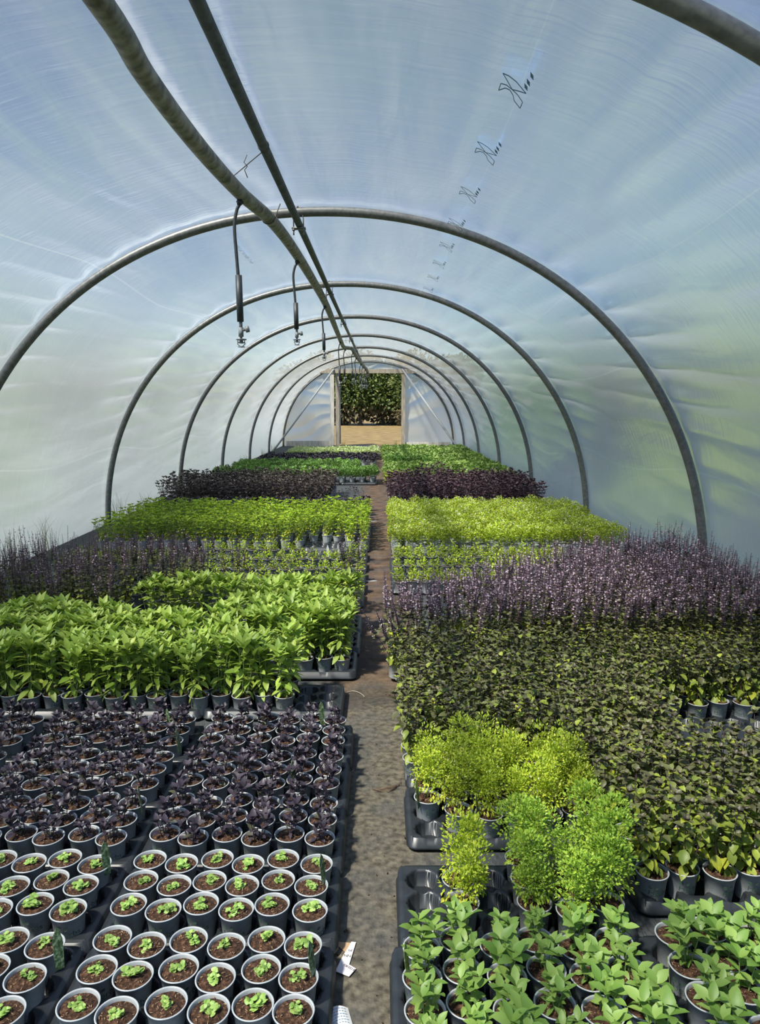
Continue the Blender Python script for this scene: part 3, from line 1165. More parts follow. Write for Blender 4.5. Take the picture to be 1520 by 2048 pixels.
def f_small(sd):
    rnd = random.Random(sd); b = MB()
    for i in range(95):
        a, r = rnd.uniform(0, 6.28), .03 * math.sqrt(rnd.random())
        z = Z0 + rnd.uniform(.005, .075) * (1 - (r / .04) ** 2)
        el = R(rnd.uniform(0, 75))
        ln = rnd.uniform(.012, .02)
        b.leaf((r * math.cos(a), r * math.sin(a), z), (math.cos(a) * math.cos(el), math.sin(a) * math.cos(el), math.sin(el)), ln, ln * .6, 0, .3, .25, 2, rnd.uniform(-.5, .5))
    return b.mesh('small_bush_leaves', [M['bush']], False)


def pot_into(b, mi):
    r, h = POT_R, POT_H
    b.lathe([(POT_B, 0), (.0445, h - .016), (r, h - .004), (r, h), (r - .004, h), (r - .005, h - .012), (.001, h - .012)], 14, mi)


def mass(sd, kind):
    """far potted plants as one mesh: pot and leaves"""
    rnd = random.Random(sd); b = MB()
    if kind == 'bright':
        stem_plant(rnd, b, 7, .20, .075, .033, .040, .036, .5, -50, 40, mi=lambda t, r: 2 if t < .38 and r.random() < .6 else 0, start=.12, top=5, stem_r=.002)
        ms = [M['bright'], M['stemg'], M['bushy'], M['pot']]
    elif kind == 'lime':
        for i in range(330):
            a, r = rnd.uniform(0, 6.28), .078 * math.sqrt(rnd.random())
            z = Z0 + .02 + .17 * rnd.random() ** .6 * (1 - .35 * (r / .078) ** 2)
            el = R(rnd.uniform(0, 80))
            ln = rnd.uniform(.016, .027)
            t = (z - Z0) / .19
            mi = 2 if t > .72 and rnd.random() < .22 else 0
            b.leaf((r * math.cos(a), r * math.sin(a), z), (math.cos(a) * math.cos(el), math.sin(a) * math.cos(el), math.sin(el)), ln * (.6 if mi else 1), ln * .6, mi, .3, .25, 2, rnd.uniform(-.7, .7))
        ms = [M['bush'], M['stemg'], M['cream'], M['pot']]
    elif kind in ('maroon', 'olive'):
        stem_plant(rnd, b, 6, .25, .10, .038, .062, .045, .52, -35, 45, start=.12, top=5, stem_r=.002)
        ms = [M[kind], M['stemp'], M[kind], M['pot']]
    elif kind == 'lowpurple':
        stem_plant(rnd, b, 5, .07, .06, .024, .05, .05, .55, 0, 50, start=.3, top=4, stem_r=.0018)
        ms = [M['purple'], M['stemp'], M['purple'], M['pot']]
    else:
        hh, rr_, ln0 = {'mid': (.15, .085, .04), 'far': (.11, .11, .055), 'pale': (.08, .10, .06)}[kind]
        for i in range(190):
            a, r = rnd.uniform(0, 6.28), rr_ * math.sqrt(rnd.random())
            z = Z0 + .015 + hh * rnd.random() ** .6 * (1 - .4 * (r / rr_) ** 2)
            el = R(rnd.uniform(0, 75))
            ln = rnd.uniform(.7, 1.2) * ln0
            b.leaf((r * math.cos(a), r * math.sin(a), z), (math.cos(a) * math.cos(el), math.sin(a) * math.cos(el), math.sin(el)), ln, ln * .6, 0, .3, .25, 2, rnd.uniform(-.7, .7))
        ms = [M[kind], M['stemg'], M[kind], M['pot']]
    pot_into(b, 3)
    return b.mesh('potted_' + kind, ms, False)


RND = random.Random(11)


def place_pot(name, foliage, part, lab, cat, group, x, y, rz, sc=1.0, tilt=None, soil=True, blossoms=None, logo=True):
    r = empty(name, (x, y, ZB), rz)
    tag(r, lab, cat, group)
    p = link('pot', POT, r)
    if logo:
        link('printed_logo', LOGO, p)
    if soil: link('soil', SOILS[RND.randrange(5)], r)
    f = link(part, foliage, r)
    f.rotation_euler = (tilt or (RND.uniform(-.08, .08)), RND.uniform(-.08, .08), RND.uniform(0, 6.28))
    if sc != 1: f.scale = (sc * RND.uniform(.95, 1.05), sc * RND.uniform(.95, 1.05), sc)
    f.location = (0, 0, Z0 * (1 - sc))
    if blossoms:
        q = link('blossoms', blossoms, r)
        q.rotation_euler = f.rotation_euler
        q.scale = f.scale
        q.location = f.location
    return r


def in_view(x, y, m=170):
    p = R(PITCH)
    zc = y * math.cos(p) + (CAMH - .2) * math.sin(p)
    u = 760 + FPX * (x - CAMX) / zc
    return -m < u < 1520 + m


def inside(x, y):
    return abs(x) < 2.80


TALLY = {}


def block(rows, x0, x1, pitch, put, label, keep=lambda x, y: True, jx=.004, jy=.004, zz=True, tray_gap=None, m=170, first_row=1, dyf=lambda x: 0):
    """rows: y of each row, front to back; x0 beside the path; label takes (ordinal from the path, ordinal of the row)"""
    sg = 1 if x1 > x0 else -1
    n = 0
    ri = first_row
    for y in rows:
        k = 0
        i = 0
        x = x0
        row = []
        while (x - x1) * sg <= 1e-6:
            xx = x + RND.uniform(-jx, jx)
            yy = y + RND.uniform(-jy, jy) + (zig(i) if zz else 0) + dyf(x)
            if keep(x, y) and inside(xx, yy):
                k += 1
                if in_view(xx, yy, m):
                    row.append((xx, yy, k))
            i += 1
            x += sg * pitch
            if tray_gap and i % 6 == 0: x += sg * tray_gap
        for xx, yy, q in row:
            put(xx, yy, label(ordw(q), ordw(ri)))
            n += 1
        if row: ri += 1
    return n


RZ = lambda: RND.uniform(-.9, .9)
GAP = .668 - 6 * PX

V_seed = [f_seedling(100 + i) for i in range(8)]
V_purp = [f_purple(200 + i) for i in range(8)]
V_tall = [f_tall(300 + i) for i in range(6)]
V_front = [f_front(400 + i) for i in range(7)]
V_thai = [f_thai(500 + i) for i in range(6)]
V_thaiy = [f_thai(550 + i, .75, .19) for i in range(4)]
V_flow = [f_flower(600 + i, .32) for i in range(5)]
V_flowd = [f_flower(650 + i, .13) for i in range(4)]
V_bush = [f_bush(700 + i) for i in range(5)]
V_bushg = [f_bush(750 + i, 1500, .24, .082, 'bushg', 'bush', 0) for i in range(3)]
V_bushy = [f_bush(770 + i, 1050, .22, .078, 'bush', 'bushy', 0, (.012, .018)) for i in range(2)]
V_small = [f_small(800 + i) for i in range(5)]
V = {k: [mass(900 + 17 * i + len(k), k) for i in range(4)] for k in ('bright', 'lime', 'maroon', 'olive', 'lowpurple', 'mid', 'far', 'pale')}

# ---- left bed
ROWL = lambda c: [c - PY, c, c + PY]
for t, yc in enumerate((1.621, 1.963, 2.305, 2.647, 2.99)):
    for i in range(3):
        xc = .211 - 2.5 * PX - i * .668
        if not in_view(xc + .25, yc, 130): continue
        lab = '%s under the %s, %s from the path%s' % ('black tray', 'green seedlings' if t < 2 else 'dark purple basil', ordw(i + 1),
              (' in the closest row', ' in the second row', ' directly behind the seedlings', ' in the middle row', ' in the rearmost row')[t])
        tray(xc, yc, lab, RND.uniform(-.012, .012))

block(ROWL(1.621) + ROWL(1.963), .211, -1.0, PX,
      lambda x, y, l: place_pot('potted_seedling', RND.choice(V_seed), 'seedling', l, 'potted plant', 'seedling pots beside the path', x, y, RZ(), RND.uniform(.95, 1.25)),
      lambda a, r: 'green seedling in grey pot, %s from the path in the %s row from the front' % (a, r), tray_gap=GAP, m=130)
block(ROWL(2.305) + ROWL(2.647) + ROWL(2.99), .211, -1.6, PX,
      lambda x, y, l: place_pot('potted_purple_basil', RND.choice(V_purp), 'foliage', l, 'potted plant', 'dark purple basil pots', x, y, RZ(), RND.uniform(.85, 1.2)),
      lambda a, r: 'dark purple basil, %s from the path in the %s row behind the green seedlings' % (a, r), tray_gap=GAP, m=130)

# tall green basil
TALL_TR = [(-.105, 3.475), (-.773, 3.475), (-1.441, 3.475), (-.055, 3.99), (-.723, 3.84), (-1.391, 3.84), (-.045, 4.37), (-.715, 4.21), (-.045, 4.74), (-.715, 4.74)]
for i, (x, y) in enumerate(TALL_TR):
    tray(x, y, ('black tray with two empty columns at its path end, under tall green basil', 'black tray of tall green basil, second from the path in the front row',
                'black tray of tall green basil, third from the path in the front row', 'black tray beside the path behind the partly empty tray', 'tray of tall green basil, second from path in second row',
                'tray of tall green basil, third from path in second row', 'path-side tray under the third tray row of tall green basil', 'tray of tall green basil, second from path in third row',
                'path-side tray under the last tray row of tall green basil', 'tray of tall green basil, second from path in last row')[i])
put_tall = lambda x, y, l: place_pot('potted_tall_basil', RND.choice(V_tall), 'foliage', l, 'potted plant', 'tall green basil pots', x, y, RZ(), RND.uniform(.9, 1.12))
lab_tall = lambda a, r: 'tall green basil, %s from the path in the %s row behind the purple basil' % (a, r)
block(ROWL(3.475), -.054, -2.2, PX, put_tall, lab_tall, m=90)
block(ROWL(3.99), .198, -2.3, PX, put_tall, lab_tall, m=90, first_row=4, dyf=lambda x: -.15 if x < -.40 else 0)
block(ROWL(4.37), .205, -2.4, PX * 1.05, put_tall, lab_tall, keep=lambda x, y: x > -.5 or x < -1.0 and y < 4.3 or y < 4.2, m=90, first_row=7, dyf=lambda x: -.16 if x < -.40 else -.05)
block([4.64, 4.74], .20, -1.12, PX * 1.05, put_tall, lab_tall, m=90, first_row=10)

put_fl = lambda x, y, l: (lambda v: place_pot('potted_flowering_basil', v[0], 'foliage', l, 'potted plant', 'flowering purple basil beside the left film', x, y, RZ(), RND.uniform(.85, 1.08), blossoms=v[1], soil=False, logo=False))(RND.choice(V_flowd))
block([4.62 + .15 * i for i in range(7)], -.62, -2.75, .15, put_fl,
      lambda a, r: 'flowering purple basil, %s from the path in the %s row behind tall green basil' % (a, r),
      keep=lambda x, y: (x < -1.25 or y > 5.05) and x < -.85 - (5.47 - y) * .15, zz=False, jx=.03, jy=.03)
for x, y, s_, l in ((.225, 5.12, 1.28, 'single tall flowering basil at the path edge behind tall green basil'), (-.62, 5.15, 1.05, 'lone flowering basil spike rising between tall green basil and small seedlings')):
    v = V_flowd[1]
    place_pot('potted_flowering_basil', v[0], 'foliage', l, 'potted plant', 'flowering purple basil beside the left film', x, y, 0, s_, blossoms=v[1])

SM_ROWS = (5.35, 5.70, 6.08, 6.48, 6.90)
for i, y in enumerate(SM_ROWS):
    for k in range(2):
        tray(-.045 - k * .668, y + .06, 'black tray under small bush basil, %s from the path in %s tray row' % (ordw(k + 1), ordw(i + 1)))
block(SM_ROWS, .235, -1.25, .104,
      lambda x, y, l: place_pot('potted_small_basil', RND.choice(V_small), 'foliage', l, 'potted plant', 'small bush basil pots on the left', x, y, RZ(), RND.uniform(1.15, 1.5), logo=False),
      lambda a, r: 'small lime bush basil, %s from the path in the %s row before bright green basil' % (a, r),
      keep=lambda x, y: y < 6.7 or x < -.35 or x > .1, zz=True)
block([6.25, 6.4, 6.55, 6.7], -1.55, -2.5, .14,
      lambda x, y, l: place_pot('potted_small_basil', RND.choice(V_small), 'foliage', l, 'potted plant', 'small bush basil pots on the left', x, y, RZ(), 1.2, logo=False),
      lambda a, r: 'small lime bush basil, %s from path in %s row beside the left film' % (a, r), zz=False, jx=.02, jy=.02)


def put_mass(name, kind, cat, group, s0=.92, s1=1.1):
    def put(x, y, l):
        o = link(name, RND.choice(V[kind]))
        o.location = (x, y, ZB)
        s_ = RND.uniform(s0, s1)
        o.scale = (s_, s_, s_)
        o.rotation_euler = (0, 0, RND.uniform(0, 6.28))
        tag(o, l, cat, group)
    return put


fr = lambda a, b_, n: [a + (b_ - a) * i / (n - 1) for i in range(n)]
for i, y in enumerate((7.45, 7.85, 8.25, 8.65)):
    tray(-.035, y, 'black tray beside the path under bright green basil, %s along' % ordw(i + 1))
block(fr(7.35, 8.95, 12), .235, -2.45, .133, put_mass('potted_bright_basil', 'bright', 'potted plant', 'bright green basil block on the left', .95, 1.12),
      lambda a, r: 'bright green basil, %s from the path in the %s row of its block' % (a, r), zz=False, jx=.02, jy=.02, keep=lambda x, y: not (x > -.35 and x < .05 and y < 7.5))
block(fr(9.3, 10.1, 5), .18, -2.7, .17, put_mass('potted_low_basil', 'lowpurple', 'potted plant', 'low dark basil behind the bright green basil'),
      lambda a, r: 'low dark basil, %s from the path in the %s row behind bright green basil' % (a, r), zz=False, jx=.03, jy=.03)
block(fr(10.35, 12.1, 10), -.38, -2.7, .165, put_mass('potted_dark_basil', 'olive', 'potted plant', 'tall dark basil block on the left', .95, 1.2),
      lambda a, r: 'tall dark basil, %s from the path in the %s row of the left dark block' % (a, r), zz=False, jx=.03, jy=.03)
for x, y, l in ((-.10, 10.75, 'stray dark basil on bare ground, left one of the upper pair'), (.03, 10.85, 'stray dark basil on bare ground, right one of the upper pair'), (.14, 10.45, 'stray dark basil closest to the path on bare ground'),
                (-.22, 10.5, 'stray dark basil touching the tall dark block')):
    put_mass('potted_dark_basil', 'olive', 'potted plant', 'tall dark basil block on the left', .62, .75)(x, y, l)
for i in range(3):
    tray(.02 - i * .67, 13.58, 'black tray under the far green block, %s from the path along its front' % ordw(i + 1))
block([13.5, 13.68, 13.86, 14.04, 14.22], .27, -2.7, .19, put_mass('potted_green_basil', 'mid', 'potted plant', 'mid green basil blocks far left', 1.0, 1.2),
      lambda a, r: 'mid green basil, %s from the path in the %s row beyond bare ground' % (a, r), zz=False, jx=.02, jy=.02)
block([15.05, 15.25, 15.45, 15.65, 15.85, 16.05, 16.25], -.12, -2.7, .2, put_mass('potted_green_basil', 'mid', 'potted plant', 'mid green basil blocks far left', .95, 1.15),
      lambda a, r: 'mid green basil, %s from the path in the %s row of the rear block' % (a, r), zz=False, jx=.02, jy=.02, keep=lambda x, y: not (-.85 < x < -.55 and y < 15.8))
block(fr(16.8, 18.7, 8), .26, -2.4, .2, put_mass('potted_purple_herb', 'lowpurple', 'potted plant', 'far strip of dark purple herbs', 1.15, 1.4),
      lambda a, r: 'dark purple herb, %s from the path in the %s row of far strip' % (a, r), zz=False, jx=.03, jy=.03)
block(fr(19.5, 21.4, 8), .24, -2.1, .2, put_mass('potted_pale_herb', 'pale', 'potted plant', 'far strip of pale herbs', 1.0, 1.2),
      lambda a, r: 'pale yellow-green herb, %s from the path in the %s row of far strip' % (a, r), zz=False, jx=.03, jy=.03)
block([22.0, 22.3], -.35, -1.0, .2, put_mass('potted_grey_herb', 'lowpurple', 'potted plant', 'dark herbs by the doorway', .9, 1.1),
      lambda a, r: 'dark herb behind the pale strip, %s from the path in %s row' % (a, r), zz=False, jx=.03, jy=.03)

# ---- right bed
tray(.512 + 2.5 * PX, 1.62, 'black tray of leafy green basil beside the path, closest to camera')
tray(.512 + 2.5 * PX + .668, 1.66, 'black tray of leafy green basil, second from the path')
put_fr = lambda x, y, l: place_pot('potted_leafy_basil', RND.choice(V_front), 'foliage', l, 'potted plant', 'leafy green basil pots at the front', x, y, RZ(), RND.uniform(.9, 1.15))
put_fr2 = lambda x, y, l: place_pot('potted_leafy_basil', RND.choice(V_front), 'foliage', l, 'potted plant', 'leafy green basil pots at the front', x, y, RZ(), RND.uniform(.98, 1.15))
block([1.405] + ROWL(1.62), .512, 1.02, PX, put_fr, lambda a, r: 'leafy green basil in grey pot, %s from the path in the %s row from front' % (a, r), m=120)
block([1.44] + ROWL(1.66), .512 + .668, 1.70, PX, put_fr2, lambda a, r: 'leafy green basil, %s along in %s row of the tray second from path' % (a, r), m=120)

tray(.79, 1.97, 'black tray with many empty cells beside the path, holding bush basil')
tray(1.50, 2.13, 'black tray under yellowing basil right of the half-empty tray')
tray(.83, 2.45, 'black tray of lime bush basil beside the path')
tray(1.50, 2.475, 'black tray right of the lime bush basil tray')
bx = lambda i: .79 + (i - 2.5) * PX
for x, y, v, s_, l in ((bx(1), 1.972 + zig(1), V_bushy[0], .95, 'yellowish bush basil in the half-empty tray, rear one by the path'),
                       (bx(1), 1.87 + zig(1), V_bushy[1], .85, 'yellowish bush basil in the half-empty tray, front one by the path'),
                       (bx(3), 2.072 + zig(3), V_bushg[0], .9, 'green bush basil in the half-empty tray, rear one after the gap'),
                       (bx(3), 1.972 + zig(3), V_bushg[1], 1.0, 'green bush basil in the half-empty tray, middle one after the gap'),
                       (bx(3), 1.87 + zig(3), V_bushg[2], .85, 'green bush basil in the half-empty tray, front one after the gap'),
                       (bx(4), 1.95 + zig(4), V_bushg[0], .80, 'short green bush basil between the two taller ones in the half-empty tray'),
                       (bx(4), 1.86 + zig(4), V_bushg[1], .8, 'short green bush basil at the front edge of the half-empty tray'),
                       (bx(5), 2.072 + zig(5), V_bushg[2], 1.0, 'tall green bush basil at the rear right corner of the half-empty tray'),
                       (bx(5), 1.972 + zig(5), V_bushg[1], 1.1, 'tall green bush basil at the right edge of the half-empty tray'),
                       (bx(5), 1.87 + zig(5), V_bushg[0], .9, 'green bush basil at the front right corner of the half-empty tray')):
    place_pot('potted_bush_basil', v, 'foliage', l, 'potted plant', 'bush basil in the half-empty tray', x, y, RZ(), s_)
bx3 = lambda i: .83 + (i - 2.5) * PX
for j, y in enumerate(ROWL(2.45)):
    for i in range(6):
        if j == 0 and i in (0,): continue
        if j == 2 and i > 5: continue
        place_pot('potted_lime_basil', RND.choice(V_bush), 'foliage', 'lime bush basil, %s from the path in the %s row of the lime tray' % (ordw(i + 1 if j else i), ordw(j + 1)), 'potted plant', 'lime bush basil tray',
                  bx3(i), y + zig(i), RZ(), RND.uniform(.8, .95) if j else RND.uniform(.7, .88))

put_ty = lambda x, y, l: place_pot('potted_yellowing_basil', RND.choice(V_thaiy), 'foliage', l, 'potted plant', 'yellowing dark basil in front right', x, y, RZ(), RND.uniform(1.0, 1.2))
block([2.03, 2.13, 2.24], 1.22, 1.95, PX, put_ty, lambda a, r: 'yellowing dark basil, %s along in the %s row right of bush basil' % (a, r), m=120)
put_th = lambda x, y, l: place_pot('potted_thai_basil', RND.choice(V_thai), 'foliage', l, 'potted plant', 'dark green thai basil block', x, y, RZ(), RND.uniform(.95, 1.18))
block(ROWL(2.475), 1.17, 1.88, PX * 1.05, put_th, lambda a, r: 'dark green basil, %s along in %s row right of lime bush basil' % (a, r), m=120)
for i, (x, y) in enumerate(((.84, 2.84), (.84, 3.2), (.84, 3.56), (1.96, 3.27), (1.30, 2.84))):
    tray(x, y, ('black tray beside the path under dark green basil, first behind lime tray', 'black tray beside the path under dark green basil, second behind lime tray', 'black tray beside the path under dark green basil, third behind lime tray',
                'black tray jutting out by the bare floor patch on the right', 'black tray amid the dark green basil, left of the bare floor patch')[i])
block([2.745 + .108 * i for i in range(10)], .545, 2.55, .112, put_th, lambda a, r: 'dark green basil, %s from the path in the %s row behind lime bush basil' % (a, r),
      keep=lambda x, y: x < 1.66 or y > 3.18, m=120)

put_fr5 = lambda x, y, l: (lambda v: place_pot('potted_mauve_basil', v[0], 'foliage', l, 'potted plant', 'mauve flowering basil on the right', x, y, RZ(), RND.uniform(.9, 1.12), blossoms=v[1], soil=False, logo=False))(RND.choice(V_flow))
block([3.84 + .135 * i for i in range(14)], .50, 2.75, .132, put_fr5, lambda a, r: 'mauve flowering basil, %s from the path in the %s row behind dark green basil' % (a, r),
      keep=lambda x, y: y < 4.12 + (x - .5) * .85, zz=False, jx=.03, jy=.03, m=120)
v = V_flowd[2]
r = place_pot('potted_mauve_basil', v[0], 'foliage', 'dark flowering basil leaning over the path at the front of mauve basil', 'potted plant', 'mauve flowering basil on the right', .525, 3.80, 0, 1.0, blossoms=v[1])
for o in r.children:
    if o.name.startswith(('foliage', 'blossoms')): o.rotation_euler = (.12, -.42, .6)

for i, y in enumerate((5.75, 6.15, 6.55)):
    for k in range(2):
        tray(.83 + k * .67, y + .05, 'black tray under small lime basil, %s from the path in %s tray row' % (ordw(k + 1), ordw(i + 1)))
block([5.65, 5.8, 6.2, 6.55, 6.7], .56, 2.1, .106,
      lambda x, y, l: place_pot('potted_young_basil', RND.choice(V_small), 'foliage', l, 'potted plant', 'young lime basil behind the mauve basil', x, y, RZ(), RND.uniform(1.2, 1.6), logo=False),
      lambda a, r: 'young lime basil, %s from the path in the %s row behind mauve basil' % (a, r), keep=lambda x, y: y > 4.9 + (x - .5) * .85)
for i, y in enumerate((7.2, 7.6, 8.0, 8.4)):
    tray(.85, y, 'black tray beside the path under cream-tipped lime basil, %s along' % ordw(i + 1))
block(fr(7.05, 9.3, 15), .575, 2.75, .135, put_mass('potted_cream_basil', 'lime', 'potted plant', 'cream tipped lime basil block', .95, 1.15),
      lambda a, r: 'cream-tipped lime basil, %s from the path in the %s row of its block' % (a, r), zz=False, jx=.02, jy=.02, keep=lambda x, y: not (.85 < x < 1.1 and 7.9 < y < 8.4))
block(fr(10.0, 12.1, 12), .60, 2.75, .168, put_mass('potted_maroon_basil', 'maroon', 'potted plant', 'maroon basil block on the right', .95, 1.2),
      lambda a, r: 'maroon basil, %s from the path in the %s row of the maroon block' % (a, r), zz=False, jx=.03, jy=.03)
block([12.15, 12.35, 12.55], .58, 1.0, .16, put_mass('potted_yellow_basil', 'lime', 'potted plant', 'bright yellow-green basil behind the maroon block', 1.2, 1.35),
      lambda a, r: 'bright yellow-green basil behind the maroon block, %s from path in %s row' % (a, r), zz=False)
tray(.86, 12.3, 'black tray beside the path under the bright yellow-green basil')
for x, y, l in ((1.2, 12.4, 'dark basil rising beside the bright yellow-green basil'), (1.42, 12.7, 'dark basil rising among the far green herbs')):
    put_mass('potted_maroon_basil', 'maroon', 'potted plant', 'maroon basil block on the right', 1.2, 1.35)(x, y, l)
block([12.95 + .26 * i for i in range(34)], .63, 2.75, .26, put_mass('potted_far_herb', 'far', 'potted plant', 'far green herbs on the right', 1.05, 1.3),
      lambda a, r: 'far green herb, %s from the path in the %s row beyond maroon basil' % (a, r), zz=False, jx=.04, jy=.04, keep=lambda x, y: not (15.8 < y < 16.9 and x < 1.5))
block([16.3, 16.55], .62, 1.6, .2, put_mass('potted_far_herb', 'mid', 'potted plant', 'far green herbs on the right', 1.2, 1.4),
      lambda a, r: 'far deep green herb, %s from the path in %s row amid lighter herbs' % (a, r), zz=False)

# ------------------------------------------------------------------ plant tags


def tag_mesh(m, wd=.021, ht=.105):
    b = MB()
    pts = [(-wd / 2 * .8, 0), (wd / 2 * .8, 0), (wd / 2, ht * .35), (wd / 2, ht * .72), (wd * .33, ht * .88), (0, ht), (-wd * .33, ht * .88), (-wd / 2, ht * .72), (-wd / 2, ht * .35)]
    t = .0006
    n = len(pts)
    vs_ = [(x, -t, z) for x, z in pts] + [(x, t, z) for x, z in pts]
    fs = [tuple(range(n)), tuple(range(2 * n - 1, n - 1, -1))] + [(i, i + n, (i + 1) % n + n, (i + 1) % n) for i in range(n)]
    b.add(vs_, fs)
    return b.mesh('plant_tag', [m], False)


TGREEN, TWHITE, TYEL = tag_mesh(M['tag_green'], .024), tag_mesh(M['tag_white'], .02, .11), tag_mesh(M['tag_yellow'], .018)


def plant_tag(me, x, y, rz, lab, z=ZB + Z0 - .012, tilt=-.12):
    o = link('plant_tag', me)
    o.location = (x, y, z)
    o.rotation_euler = (tilt, 0, rz)
    tag(o, lab, 'plant tag', 'tags pushed into the pots')


def gp(u, v_, z):
    P = at_height(u, v_, z)
    return P.x, P.y


plant_tag(TGREEN, .211 + .034, 1.963 + .008, 1.1, 'dark green tag in a path-side seedling pot, rear one of two')
plant_tag(TGREEN, .211 + .034, 1.621 + .0, 1.1, 'dark green tag in a path-side seedling pot, front one of two')
x, y = gp(215, 1742, .105); plant_tag(TGREEN, x, y, .8, 'dark green tag in a seedling pot of the second tray, rear one')
x, y = gp(120, 1930, .105); plant_tag(TGREEN, x, y, .7, 'dark green tag in a seedling pot of the second tray, front one')
for i, (u, v_) in enumerate(((645, 1445), (590, 1570), (360, 1500), (285, 1620), (170, 1520), (340, 1455))):
    x, y = gp(u, v_, .105)
    plant_tag(TGREEN, x, y, .5 + i * .4, ('dark tag in purple basil by the path near the tall green basil', 'dark tag in purple basil third row, right of the tray join', 'dark tag in purple basil near the middle of the bed',
                                        'dark tag in purple basil left of the tray join, front rows', 'dark tag in purple basil toward the left edge', 'dark tag in purple basil in the rear rows')[i])
for i, (u, v_) in enumerate(((656, 1112), (677, 1108), (721, 1112))):
    x, y = gp(u, v_, .1)
    plant_tag(TWHITE, x, y, .3, ('white tag standing in small bush basil, left of three', 'white tag standing in small bush basil, middle of three', 'white tag standing in small bush basil, right of three')[i])
plant_tag(TYEL, .512 - .034, 1.62 - .005, 1.0, 'yellow printed tag in leafy green basil beside the path')
x, y = gp(1342, 1985, .105); plant_tag(TYEL, x, y, 1.2, 'yellow printed tag in leafy green basil away from the path')
x, y = gp(958, 1640, .105); plant_tag(TGREEN, x, y, 1.2, 'dark tag in the front row of lime bush basil')
x, y = gp(838, 1610, .105); plant_tag(TGREEN, x, y, 1.2, 'dark tag in the lime bush basil beside the path')

# ------------------------------------------------------------------ litter on the path


def flat_text(body, size, mtx, parent, z):
    v, f = text_polys(body, size)
    b = MB()
    b.add([mtx @ Vector((p[0], p[1], 0)) + Vector((0, 0, z)) for p in v], f)
    link('lettering', b.mesh('lettering', [M['black']], False), parent)


def poly(pts, z, m, name, parent, th=.0008):
    b = MB()
    n = len(pts)
    b.add([(x, y, z) for x, y in pts] + [(x, y, z + th) for x, y in pts], [tuple(range(n - 1, -1, -1)), tuple(range(n, 2 * n))] + [(i, (i + 1) % n, (i + 1) % n + n, i + n) for i in range(n)])
    return link(name, b.mesh(name, [m], False), parent)


x0, y0 = gp(690, 1920, 0)
r = empty('torn_label', (x0, y0, .002))
tag(r, 'torn white and pink paper label lying on the path beside the seedlings', 'label')
loc = lambda u, v_: (lambda q: (q[0] - x0, q[1] - y0))(gp(u, v_, 0))
poly([loc(*p) for p in ((664, 1884), (707, 1888), (697, 1932), (672, 1940), (690, 1905))][::-1], .0, M['card'], 'brown_backing', r)
poly([loc(*p) for p in ((703, 1886), (712, 1887), (697, 1936), (680, 1925))][::-1], .0015, M['paper'], 'white_strip', r)
poly([loc(*p) for p in ((682, 1923), (712, 1941), (698, 1957), (671, 1946))][::-1], .003, M['pinkp'], 'pink_strip', r)


def tmat(u, v_, ang):
    p = loc(u, v_)
    return Matrix.Translation((p[0], p[1], 0)) @ Matrix.Rotation(ang, 4, 'Z')


flat_text('td', .013, tmat(700, 1906, -.15), r, .0032)
flat_text('NN', .013, tmat(694, 1917, -.15), r, .0032)
flat_text('OKED BY', .0105, tmat(699, 1942, -.6), r, .0048)
x0, y0 = gp(678, 2036, 0)
r = empty('printed_label', (x0, y0, .002))
tag(r, 'curled white printed label at the very front of the path', 'label')
b = MB()
ul = [(gp(652, 2026, 0)), (gp(696, 2018, 0)), (gp(708, 2060, 0)), (gp(664, 2070, 0))]
n = 8
for i in range(n + 1):
    t = i / n
    for p, q in ((ul[0], ul[1]), (ul[3], ul[2])):
        b.v.append((p[0] + (q[0] - p[0]) * t - x0, p[1] + (q[1] - p[1]) * t - y0, .012 * math.sin(PI * t) + .001))
for i in range(n):
    b.f.append((2 * i, 2 * i + 1, 2 * i + 3, 2 * i + 2)); b.m.append(0)
link('paper', b.mesh('label_paper', [M['paper']]), r)
b = MB()
for k in range(6):
    s_ = .14 + k * .13
    for i in range(1, 7):
        t0, t1 = i / 8 + .01, (i + 1) / 8 - .02 - .02 * (k % 2)
        pt = lambda t: (lambda A, B: (A[0] + (B[0] - A[0]) * s_ - x0, A[1] + (B[1] - A[1]) * s_ - y0, .012 * math.sin(PI * t) + .0022))((ul[0][0] + (ul[1][0] - ul[0][0]) * t, ul[0][1] + (ul[1][1] - ul[0][1]) * t), (ul[3][0] + (ul[2][0] - ul[3][0]) * t, ul[3][1] + (ul[2][1] - ul[3][1]) * t))
        a, c = pt(t0), pt(t1)
        b.add([a, c, (c[0], c[1] + .0016, c[2]), (a[0], a[1] + .0016, a[2])], [(0, 1, 2, 3)])
link('printed_lines', b.mesh('printed_lines', [M['blueink']], False), r)
for i, (u, v_, an) in enumerate(((741, 1163, .05), (744, 1043, .05))):
    x, y = gp(u, v_, 0)
    o = link('fallen_tag', TWHITE)
    o.location = (x - .05, y, .004); o.rotation_euler = (R(90), R(90) + an, 0)
    o.rotation_euler = (R(-90), 0, R(-90) + an)
    tag(o, ('white plant tag lying on the path beside small bush basil', 'white plant tag lying on the path beside bright green basil')[i], 'plant tag', 'tags fallen on the path')
b = MB()
x, y = gp(710, 1388, 0)
b.tube(smooth_path([Vector((x - .04, y + .02, .004)), Vector((x - .01, y + .03, .004)), Vector((x + .015, y + .01, .006)), Vector((x + .04, y - .02, .004)), Vector((x + .05, y - .05, .004))]), .002, 5)
tag(link('string', b.mesh('string', [M['string']])), 'short curl of pale string on the path beside the partly empty tray', 'string')
b = MB()
x, y = gp(765, 1580, 0)
